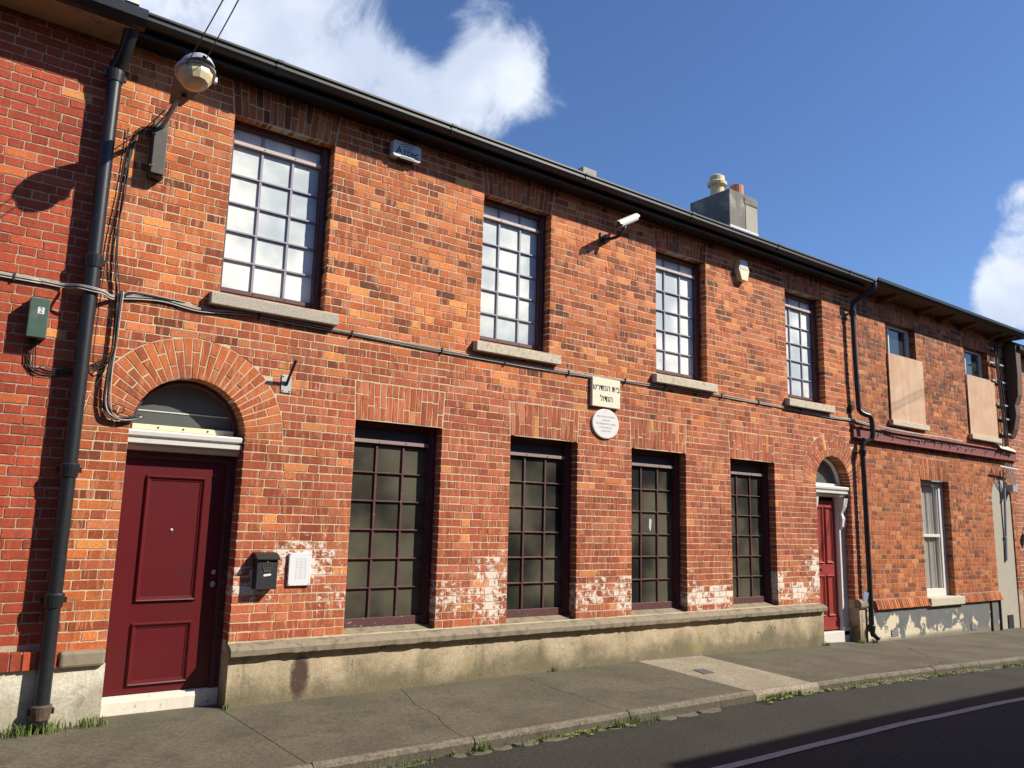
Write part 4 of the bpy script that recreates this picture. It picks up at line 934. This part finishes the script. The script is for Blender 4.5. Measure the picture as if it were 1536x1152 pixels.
MB().box(1.275, 1.392, -.10, -.002, 4.285, 4.765).build('case', 'ballast', bx, bevel=.006)
MB().box(1.282, 1.386, -.118, -.101, 4.30, 4.70).build('cover', 'ballast', bx, bevel=.005)
for z in (4.36, 4.64): MB().tube([(1.27, -.108, z), (1.30, -.122, z)], .006, 8).build('latch', 'zinc', bx)
# ------------------------------------------------------------------ cables
def cable(parent, pts, r, mat, n=6, k=5): return MB().tube(smooth_path(pts, k), r, n).build('cable', mat, parent, smooth=True)
cb = root('cable_bundle', (6, -.02, 3.25), 'bundle of pale and black cables running along the facade under the upper sills', 'cables')
for i in range(4):
    o = (i-1.5)*.0095; pts = [(-2, -.02, 3.28+o), (.36, -.02, 3.257+o), (.62, -.02, 3.258+o), (.78, -.03, 3.25+o), (.86, -.15, 3.235+o), (px1, -.172-.004*i, 3.225+o), (1.04, -.15, 3.222+o), (1.12, -.04, 3.222+o), (1.25, -.022, 3.25+o), (1.5, -.02, 3.275+o), (1.8, -.018, 3.245+o)]
    x = 2.2
    while x < 11.6:
        pts.append((x, -.016-.004*(i % 2), 3.262+o*.8+.022*math.sin(x*.9)+.006*n3(x, i, 0, 1.7))); x += .45
    pts += [(11.75, -.02, 3.262+o), (12.0, -.03, 3.245+o), (12.3, -.02, 3.23+o), (12.6, -.11, 3.20+o), (13.5, -.14, 3.185+o*.5), (14.4, -.13, 3.20+o*.5), (15.2, -.12, 3.19+o*.5)]
    cable(cb, pts, .0042 if i % 2 else .0055, 'cable_grey' if i in (0, 2, 3) else 'cable_black')
for x in [.45, 2.3, 3.2, 4.2, 5.0, 5.9, 6.8, 7.5, 8.6, 9.4, 10.4]:
    zc = 3.262+.022*math.sin(x*.9) if x > 2 else 3.257
    MB().box(x-.006, x+.006, -.032, -.001, zc-.03, zc+.03).build('clip', 'cable_black', cb)
cv = root('cable_bundle', (1.15, -.02, 3.2), 'tangle of black cables dropping from the street lamp to the fanlight over the maroon door', 'cables')
base = [(1.30, -.03, 4.72), (1.20, -.02, 4.68), (1.15, -.02, 4.50), (1.135, -.02, 4.1), (1.12, -.022, 3.6), (1.165, -.03, 3.25), (1.17, -.04, 2.85), (1.155, -.045, 2.62), (1.155, -.04, 2.40), (1.19, -.035, 2.30), (1.28, -.03, 2.265), (1.40, -.02, 2.30), (1.43, .06, 2.31)]
for i in range(7):
    s0 = 0 if i < 3 else 5
    pts = [(x+random.uniform(-.014, .014)+(i-3)*.006, y-random.uniform(0, .02), z+random.uniform(-.012, .012)) for x, y, z in base[s0:]]
    if s0: pts = [(1.42+.05*i, -.022, 3.285), (1.27, -.03, 3.275+.004*i), (1.20, -.03, 3.24)] + pts[0:]
    cable(cv, pts, random.choice((.005, .007, .009)), 'cable_grey' if i in (4, 6) else 'cable_black')
cable(cv, [(1.10, -.02, 4.66), (1.09, -.02, 4.2), (1.05, -.02, 3.7), (1.04, -.02, 3.3), (1.03, -.03, 2.8), (1.05, -.03, 2.65), (1.10, -.03, 2.62), (1.16, -.03, 2.75)], .004, 'cable_black')
th = [2*math.pi*k/18 for k in range(19)]
cable(cv, [(1.245+.045*math.cos(t), -.035-.002*k, 2.34+.035*math.sin(t)) for k, t in enumerate(th)], .004, 'cable_black', k=2)
cable(cv, [(1.25, -.02, 4.66), (1.31, -.25, 4.73), (1.345, -.44, 4.79)], .005, 'cable_black')
cable(cv, [(1.12, -.015, 4.60), (1.10, -.012, 4.585), (1.20, -.02, 4.67), (1.31, -.3, 4.78)], .005, 'cable_black')
gb_ = root('green_box', (.625, 0, 2.805), 'green metal utility box with a number 2 sticker on the red-painted wall', 'utility box')
MB().box(.562, .692, -.122, -.002, 2.805, 3.105).build('case', 'green_box', gb_, bevel=.006)
MB().box(.617, .660, -.1245, -.1222, 2.985, 3.035).build('sticker', 'paper', gb_)
text_obj('2', .055, 'ink', gb_, (.638, -.1255, 3.011))
for x in (.58, .67): MB().tube([(x, -.05, 3.10), (x, -.05, 3.125)], .006, 8).build('bolt', 'ink', gb_)
gw = root('cable_loop', (.65, -.02, 2.55), 'loose black wires looping from the green utility box behind the thick drainpipe', 'cables')
for i in range(4): cable(gw, [(.60+.012*i, -.05, 2.806), (.60+.015*i, -.035, 2.72), (.60+.02*i, -.02, 2.62-.012*i), (.67+.01*i, -.02, 2.555+.02*i), (.76, -.02, 2.55+.016*i), (.87, -.02, 2.575+.012*i), (.96, -.02, 2.60+.01*i), (1.08, -.02, 2.64+.02*i), (1.15, -.03, 2.72+.02*i)], .0042, 'cable_black')
# overhead wires
for i, (p0, px, py) in enumerate((((1.33, -.70, 4.955), 396, -112), ((1.44, -.76, 4.97), 432, -140))):
    d = ray(px, py); t = 3.2/d.y; e = CAM+d*t
    e = Vector(p0)+(e-Vector(p0))*1.0
    rt = tag(MB().tube([p0, tuple((Vector(p0)+e)/2-Vector((0, 0, .01))), tuple(e), tuple(e+(e-Vector(p0))*2.5)], .004, 6).build('overhead_wire', 'cable_black', None, p0), 'thin black overhead wire rising from the street lamp head', 'wire', 'overhead wires at the lamp')
S3 = Vector((1, -1, 1.1))
for i, o in enumerate((0, .10)):
    a = Vector((12.4, 0, 3.30+o))+S3*4.2; b = Vector((16.6, 0, 4.82+o*.6))+S3*4.2; d = (b-a)
    tag(MB().tube([(17.5+i*.3, -9.6, 6.42), tuple(a), tuple(b), tuple(b+d*1.5)], .009, 6).build('overhead_wire', 'cable_black', None, a), 'black overhead wire crossing above the street toward the boarded house', 'wire', 'overhead wires over the street')

# ------------------------------------------------------------------ things fixed to the main facade
ib = root('iron_bracket', (2.597, 0, 2.70), 'small rusty iron bracket arm on a steel plate right of the door arch', 'bracket')
MB().box(2.552, 2.642, -.010, -.001, 2.63, 2.79).build('plate', 'zinc', ib, bevel=.002)
MB().tube([(2.60, -.008, 2.705), (2.602, -.07, 2.78), (2.606, -.185, 2.905)], [.014, .012, .014], 8).build('arm', 'rust_iron', ib)
for x in (2.566, 2.628):
    for z in (2.645, 2.775): MB().lathe([(.007, 0), (.005, -.005)], (x, -.0105, z), 6, 'y').build('bolt', 'rust_iron', ib)
al = root('alarm_box', (3.65, 0, 5.13), 'off-white alarm box printed Aztec under the black eaves', 'alarm box')
P = []; x0, x1, z0_, z1_ = 3.49, 3.815, 5.135, 5.312
for cx, cz, a0 in ((x1-.03, z1_-.03, 0), (x0+.03, z1_-.03, 90), (x0+.03, z0_+.03, 180), (x1-.03, z0_+.03, 270)):
    for k in range(5): a = R(a0+22.5*k); P.append((cx+.03*math.cos(a), cz+.03*math.sin(a)+.012*(1-((cx-3.65)/.16)**2)))
MB().extr_y(P, -.085, -.002).build('case', 'grey_plastic', al, bevel=.008)
MB().extr_y([(3.56, 5.128), (3.745, 5.128), (3.735, 5.152), (3.70, 5.158), (3.60, 5.158), (3.57, 5.152)], -.092, -.01).build('strobe', 'dark_plastic', al, bevel=.003)
text_obj('Aztec', .112, 'navy', al, (3.655, -.0865, 5.208), xs=1.0, bold=.0018)
for k, rr in enumerate((.075, .10, .125)):
    mb = MB(); A = [R(55+75*i/12) for i in range(13)]
    for a, b in zip(A, A[1:]):
        c0 = (3.655, 5.170)
        mb.quad(*[(c0[0]+r_*math.cos(t), -.0868, c0[1]+r_*math.sin(t)) for r_, t in ((rr, a), (rr+.008, a), (rr+.008, b), (rr, b))][::-1])
    mb.build('logo_arc', 'navy', al)
cc = root('security_camera', (6.43, 0, 4.98), 'silver security camera jutting out from under the eaves', 'security camera')
MB().box(6.38, 6.48, -.02, -.002, 4.93, 5.05).build('wall_plate', 'dark_plastic', cc, bevel=.004)
MB().tube(smooth_path([(6.43, -.01, 4.97), (6.45, -.10, 4.955), (6.52, -.20, 4.99), (6.57, -.25, 5.10)], 4), .02, 10).build('arm', 'dark_plastic', cc, smooth=True)
ca_, cb_ = Vector((6.76, -.24, 5.265)), Vector((6.44, -.29, 5.085)); cax = (cb_-ca_).normalized()
MB().tube([ca_, cb_], .042, 16).build('body', 'white_plastic', cc)
MB().tube([cb_, cb_+cax*.012], .034, 16).build('lens_glass', 'dark_plastic', cc)
csd = cax.cross(Vector((0, 0, 1))).normalized(); cup = csd.cross(cax); mb = MB(); v = []
for c in (ca_-cax*.015, cb_+cax*.05):
    for k in range(9): a = math.pi*k/8; v.append(c+csd*.052*math.cos(a)+cup*.052*math.sin(a))
mb.add(v, [(k, k+1, 9+k+1, 9+k) for k in range(8)]).build('hood', 'white_plastic', cc)
hx_ = root('alarm_box', (9.05, 0, 4.97), 'cream hexagonal alarm box between the two right upper windows', 'alarm box')
P = [(9.00, 4.965), (9.13, 4.965), (9.175, 5.12), (9.12, 5.262), (8.985, 5.262), (8.94, 5.12)]
MB().extr_y(P, -.09, -.002).build('case', 'cream_plastic', hx_, bevel=.01)
MB().extr_y([(8.968, 5.122), (9.148, 5.122), (9.108, 5.245), (9.0, 5.245)], -.094, -.088).build('lit_upper_half', 'grey_plastic', hx_, bevel=.003)  # lighter upper half paints the lower half's shade into the case colour
hp = root('stone_plaque', (6.467, 0, 2.90), 'square cream plaque lettered in Hebrew above the oval white plaque', 'plaque')
MB().box(6.245, 6.690, -.045, -.001, 2.902, 3.243).build('slab', 'plaque_stone', hp, bevel=.004)
text_obj('שרדמה תיב', .098, 'ink', hp, (6.467, -.0462, 3.125), xs=.92, bold=.0012)
text_obj('לודגה', .098, 'ink', hp, (6.467, -.0462, 3.000), xs=.92, bold=.0012)
op = root('oval_plaque', (6.478, 0, 2.533), 'white oval plaque with small printed lines below the Hebrew stone plaque', 'plaque')
MB().lathe([(.176, 0), (.176, -.022), (.170, -.026)], (6.478, -.001, 2.709), 40, 'y', 1.21, 1).build('disc', 'white_plastic', op)
for k, (s, h) in enumerate((('IRISH JEWISH MUSEUM', .031), ('OPENED BY', .026), ('THE PRESIDENT OF ISRAEL', .029), ('CHAIM HERZOG', .029), ('20 JUNE 1985', .027))):
    text_obj(s, h, 'faint_ink', op, (6.478, -.0275, 2.79-.042*k), xs=.95)
for z in (2.552, 2.865): MB().lathe([(.006, 0), (.004, -.004)], (6.478, -.027, z), 8, 'y').build('screw', 'zinc', op)
lb = root('letter_box', (2.515, 0, .93), 'black metal letter box with a crown emblem beside the maroon door', 'letter box')
MB().box(2.425, 2.605, -.105, -.002, .935, 1.185).build('case', 'dark_plastic', lb, bevel=.005)
MB().extr_x([(-.002, 1.185), (-.125, 1.178), (-.128, 1.195), (-.06, 1.232), (-.002, 1.240)][::-1], 2.415, 2.615).build('lid', 'dark_plastic', lb, bevel=.003)
em = MB()
for i in range(5):
    a = R(150-30*i); em.box(2.515+.042*math.cos(a)-.004, 2.515+.042*math.cos(a)+.004, -.110, -.105, 1.118, 1.13+.022*math.sin(a)); em.lathe([(.007, 0), (.004, -.004)], (2.515+.042*math.cos(a), -.106, 1.134+.022*math.sin(a)), 8, 'y')
em.box(2.473, 2.557, -.111, -.105, 1.106, 1.116).box(2.485, 2.545, -.110, -.105, 1.080, 1.10)
em.build('crown_emblem', 'ballast', lb)
MB().lathe([(.012, 0), (.008, -.003)], (2.515, -.106, 1.166), 10, 'y').build('lock', 'zinc', lb)
MB().extr_y([(2.483, 1.050), (2.490, 1.043), (2.545, 1.049), (2.552, 1.058), (2.546, 1.066), (2.49, 1.061)], -.1065, -.1045).build('sticker', 'paper', lb)
nb = root('notice_board', (2.833, 0, .95), 'white notice sheet in a shallow case screwed to the brick beside the letter box', 'notice')
MB().box(2.733, 2.937, -.028, -.002, .953, 1.232).build('case', 'paper', nb, bevel=.004)
for z in [1.18-.018*i for i in range(10)]: MB().box(2.80, 2.885, -.0288, -.0275, z-.0008, z+.0008).build('ruled_line', 'faint_ink', nb)
for x in (2.80, 2.842, 2.885): MB().box(x-.0008, x+.0008, -.0288, -.0275, 1.01, 1.185).build('ruled_line', 'faint_ink', nb)
for x in (2.745, 2.925):
    for z in (.966, 1.219): MB().lathe([(.005, 0), (.004, -.003)], (x, -.028, z), 8, 'y').build('screw', 'zinc', nb)
uc = MB().add([(7.10, -.935, 0), (7.19, -.70, 0), (7.40, -.705, 0), (7.31, -.90, 0)], []) 
ucv = [(7.085, -.93), (7.28, -.905), (7.34, -.70), (7.185, -.695)]
mb = MB(); v = [(a, b, ptop(a, b)+.006) for a, b in ucv]+[(a, b, ptop(a, b)-.02) for a, b in ucv]
mb.add(v, [(0, 1, 2, 3)]+[(i, 4+i, 4+(i+1) % 4, (i+1) % 4) for i in range(4)]).build('utility_cover', 'cover', None, (7.22, -.8, 0), label='small dark grey utility cover set in the pale pavement slab', cat='utility cover')
pp = MB().add([(11.74, -.075, .46), (11.80, -.11, .50), (11.83, -.12, .62), (11.76, -.08, .66)], [(0, 1, 2, 3)]).add([(11.74, -.073, .46), (11.80, -.108, .50), (11.83, -.118, .62), (11.76, -.078, .66)], [(3, 2, 1, 0)]).build('paper_sheet', 'blue_paper', None, (11.78, -.09, .46), label='crumpled pale blue paper wedged behind the slender drainpipe', cat='paper')
jb = MB().box(11.70, 11.76, -.06, -.002, 3.40, 3.50).build('junction_box', 'dark_plastic', None, (11.73, -.03, 3.45), bevel=.005, label='small black junction box beside the drainpipe swan neck', cat='junction box')

# ------------------------------------------------------------------ things fixed to the boarded house
bm_ = root('steel_beam', (14.6, -.05, 2.98), 'oxide red steel beam fixed across the boarded brick house', 'beam')
MB().extr_x([(-.002, 2.975), (-.09, 2.975), (-.09, 2.992), (-.042, 2.997), (-.042, 3.145), (-.075, 3.150), (-.075, 3.17), (-.002, 3.172)][::-1], 11.76, 17.62).build('flange', 'beam_red', bm_, bevel=.003)
random.seed(21)
for x in [12.30, 12.48, 12.95, 13.5, 13.8, 14.0, 14.35, 14.6, 14.9, 15.2, 15.5, 15.75, 16.3, 16.7, 16.95, 17.3]:
    z = 3.085+random.uniform(-.02, .02); bo = MB().tube([(x, -.03, z), (x, -.11, z+.004)], .008, 8).build('bolt', 'zinc', bm_, (x, -.05, z))
    MB().tube([(x, -.043, z), (x, -.060, z)], .018, 6).build('nut', 'zinc', bo)
cr_ = root('cable_rack', (17.08, 0, 3.6), 'row of pale steel rungs carrying vertical black cables beside the boarded windows', 'cable rack')
for z, a, b in ((5.17, 16.86, 17.14), (4.88, 16.72, 17.38), (4.53, 16.80, 17.42), (4.07, 16.92, 17.42), (3.80, 16.98, 17.42), (3.50, 17.02, 17.42)): MB().box(a, b, -.06, -.03, z-.016, z+.016).box(a+.05, a+.08, -.03, -.001, z-.012, z+.012).box(b-.08, b-.05, -.03, -.001, z-.012, z+.012).build('rung', 'zinc', cr_, ((a+b)/2, -.04, z), bevel=.003)
for o in (0, .05, .13): cable(cr_, [(16.95+o, -.075, 5.35), (16.96+o, -.075, 4.9), (17.0+o*1.3, -.075, 4.4), (17.06+o, -.075, 3.9), (17.10+o, -.075, 3.45), (17.10+o, -.06, 3.2)], .012, 'cable_black')
rk = root('pipe_rack', (16.95, -.02, 2.8), 'bracket of thin white rods fanned below the red steel beam', 'bracket')
MB().tube([(16.55, -.16, 2.82), (17.36, -.16, 2.80)], .016, 8).build('bar', 'white_paint', rk)
for a, b in ((16.80, 17.18), (16.90, 17.22), (17.0, 17.26), (17.1, 17.30)): MB().tube([(a, -.165, 2.90), (a+.01, -.165, 2.80), (b, -.13, 2.42)], .009, 8).build('rod', 'white_paint', rk)
MB().box(17.12, 17.34, -.14, -.002, 2.36, 2.50).build('base_block', 'zinc', rk, bevel=.01)
for x in (16.65, 17.3): MB().tube([(x, -.16, 2.815), (x, -.01, 2.87)], .01, 8).build('stay', 'zinc', rk)
cdn = root('conduit', (16.90, -.03, 1.05), 'thin grey conduit running down the rendered blocked doorway', 'conduit')
MB().tube([(16.99, -.05, 2.80), (16.985, -.03, 2.2), (16.97, -.01, 1.6), (16.92, -.005, 1.06)], .024, 8).build('pipe', 'zinc', cdn)
for z in (2.2, 1.5, 1.1): MB().box(16.92, 17.0, -.03, .019, z-.015, z+.015).build('clip', 'zinc', cdn)
for i, (x, zt, lab) in enumerate(((16.06, .34, 'thin dark conduit on the peeling blue-grey base'), (16.42, .42, 'brown upright conduit at the edge of the blocked doorway'))):
    tag(MB().tube([(x, -.045, zt), (x-.01, -.045, gz(x)-.02)], .018, 8).build('conduit', 'rust_iron', None, (x, -.045, gz(x))), lab, 'conduit')
mb = MB(); v = []; random.seed(5)
for i in range(9):
    for j in range(5): v.append((16.75+i*.085+random.uniform(-.02, .02), -.13+.03*j, 3.178+.075*math.sin(j/4*math.pi)*(1+.8*n3(i, j, 0, .9))-.03*(i/8)))
mb.add(v, [(i*5+j, (i+1)*5+j, (i+1)*5+j+1, i*5+j+1) for i in range(8) for j in range(4)]).build('rag', 'rag', None, (17.0, -.07, 3.175), smooth=True, label='crumpled pale rag lying on the red steel beam', cat='rag')
wbx = MB().box(17.72, 17.93, -.09, -.002, 4.90, 5.06).build('alarm_box', 'white_plastic', None, (17.8, -.04, 4.9), bevel=.02, label='small white alarm box at the corner of the pink brick house', cat='alarm box')
wl = root('wall_lantern', (17.86, 0, 1.55), 'small dark lantern on the pink brick wall', 'lantern')
MB().tube([(17.86, -.004, 1.72), (17.86, -.12, 1.74), (17.86, -.16, 1.70)], .014, 8).build('arm', 'dark_plastic', wl)
MB().lathe([(.03, -.17), (.07, -.06), (.085, .0), (.03, .05)], (17.86, -.16, 1.66), 8).build('head', 'dark_plastic', wl)

# ------------------------------------------------------------------ weeds
random.seed(11)
gr = MB()
def tuft(x, y, z, n, h, sp):
    for _ in range(n):
        a = random.uniform(0, 6.28); r_ = sp*random.random()**.7; bx_, by_ = x+r_*math.cos(a), y+r_*.6*math.sin(a)
        hh = h*random.uniform(.4, 1.1); b = random.uniform(0, 6.28); ln = hh*random.uniform(.2, .8); w = random.uniform(.0015, .004)
        dx, dy = math.cos(b), math.sin(b); px_, py_ = -dy*w, dx*w
        p0 = (bx_, by_, z-.01); p1 = (bx_+dx*ln*.35, by_+dy*ln*.35, z+hh*.65); p2 = (bx_+dx*ln, by_+dy*ln, z+hh*.9)
        gr.add([(p0[0]-px_, p0[1]-py_, p0[2]), (p0[0]+px_, p0[1]+py_, p0[2]), (p1[0]+px_*.8, p1[1]+py_*.8, p1[2]), (p1[0]-px_*.8, p1[1]-py_*.8, p1[2]), p2], [(0, 1, 2, 3), (3, 2, 4)])
for x, y, n, h, sp in ((.84, -.13, 150, .09, .13), (1.02, -.13, 130, .10, .11), (1.28, -.09, 130, .08, .13), (.66, -.10, 60, .05, .12), (2.27, -.07, 30, .05, .03), (10.73, -.08, 50, .07, .05), (11.62, -.10, 50, .06, .07), (11.9, -.12, 50, .08, .07), (5.72, -.07, 25, .06, .05), (6.1, -.085, 14, .03, .05)):
    tuft(x, y, gz(x), n, h, sp)
x = 2.0
while x < 15:
    dn = max(0, n3(x, 0, 9, 1.1)+.25); y = KY-.125-random.uniform(0, .09)
    if not (5.6 < x < 6.8) and random.random() < dn*1.6: tuft(x, y, gz(x)-.10, random.randint(4, 18), random.uniform(.015, .042), random.uniform(.02, .07))
    x += .035
for x in (3.62, 4.98, 5.18, 7.05, 7.2, 7.38, 7.55): tuft(x, KY-.15, gz(x)-.10, 45, .06, .06)
gr.build('weeds', 'grass', None, label='green weeds sprouting along the kerb foot and the wall base', cat='weeds', kind='stuff')
ms = MB()
for _ in range(520):
    x = random.uniform(2.2, 15); y = KY-.12-abs(random.gauss(0, .05)); r_ = random.uniform(.008, .028)
    if 6.0 < x < 6.85 or n3(x, 0, 4, .9) < -.15: continue
    n = 6; z = gz(x)-.093; v = [(x+r_*1.6*math.cos(6.28*k/n)*random.uniform(.6, 1.2), y+r_*.7*math.sin(6.28*k/n)*random.uniform(.6, 1.2), z-.004) for k in range(n)]+[(x, y, z+r_*.35)]
    ms.add(v, [(k, (k+1) % n, n) for k in range(n)])
ms.build('moss', 'moss', None, label='low moss in the gutter at the kerb foot', cat='moss', kind='stuff')

# ------------------------------------------------------------------ houses across the street (behind the camera; they shade the road)
def opp(x0, x1, ye, ze, label, matw):
    o = root('terraced_house', ((x0+x1)/2, -8.4, 0), label, 'house')
    wy = ye-.35
    mb = MB(); mb.box(x0, x1, wy-6, wy, -.4, ze); mb.build('wall', matw, o)
    zr = ze+1.55; ym = wy-3
    MB().add([(x0-.05, ye, ze), (x1+.05, ye, ze), (x1+.05, ym, zr), (x0-.05, ym, zr), (x0-.05, ym*2-ye, ze), (x1+.05, ym*2-ye, ze)], [(1, 0, 3, 2), (2, 3, 4, 5), (0, 4, 3), (1, 2, 5), (0, 1, 5, 4)]).build('roof', 'slate', o)
    x = x0+.8
    while x < x1-1.6:
        for z0_, z1_ in ((.8, 2.5), (3.4, 4.9)):
            if z1_ < ze-.2:
                w = MB().box(x, x+1.0, wy-.02, wy+.03, z0_-.05, z1_+.05).build('window', 'white_paint', o); MB().box(x+.06, x+.94, wy+.031, wy+.036, z0_, z1_).build('pane', 'glass_sash', w)
        d = MB().box(x+1.5, x+2.4, wy-.02, wy+.04, .05, 2.1).build('door', 'maroon_door', o)
        x += 4.0
    return o
M['opp'] = simple('terrace_brick', (.26, .11, .07), .9, .3, 30, bstr=.3)  # even red-brown brick colour for the terrace walls
opp(9.75, 44, -7.95, 5.62, 'brick terraced house across the street from the boarded house', 'opp')
opp(-26, 9.70, -8.35, 5.45, 'brick terraced house across the street from the maroon door', 'opp')
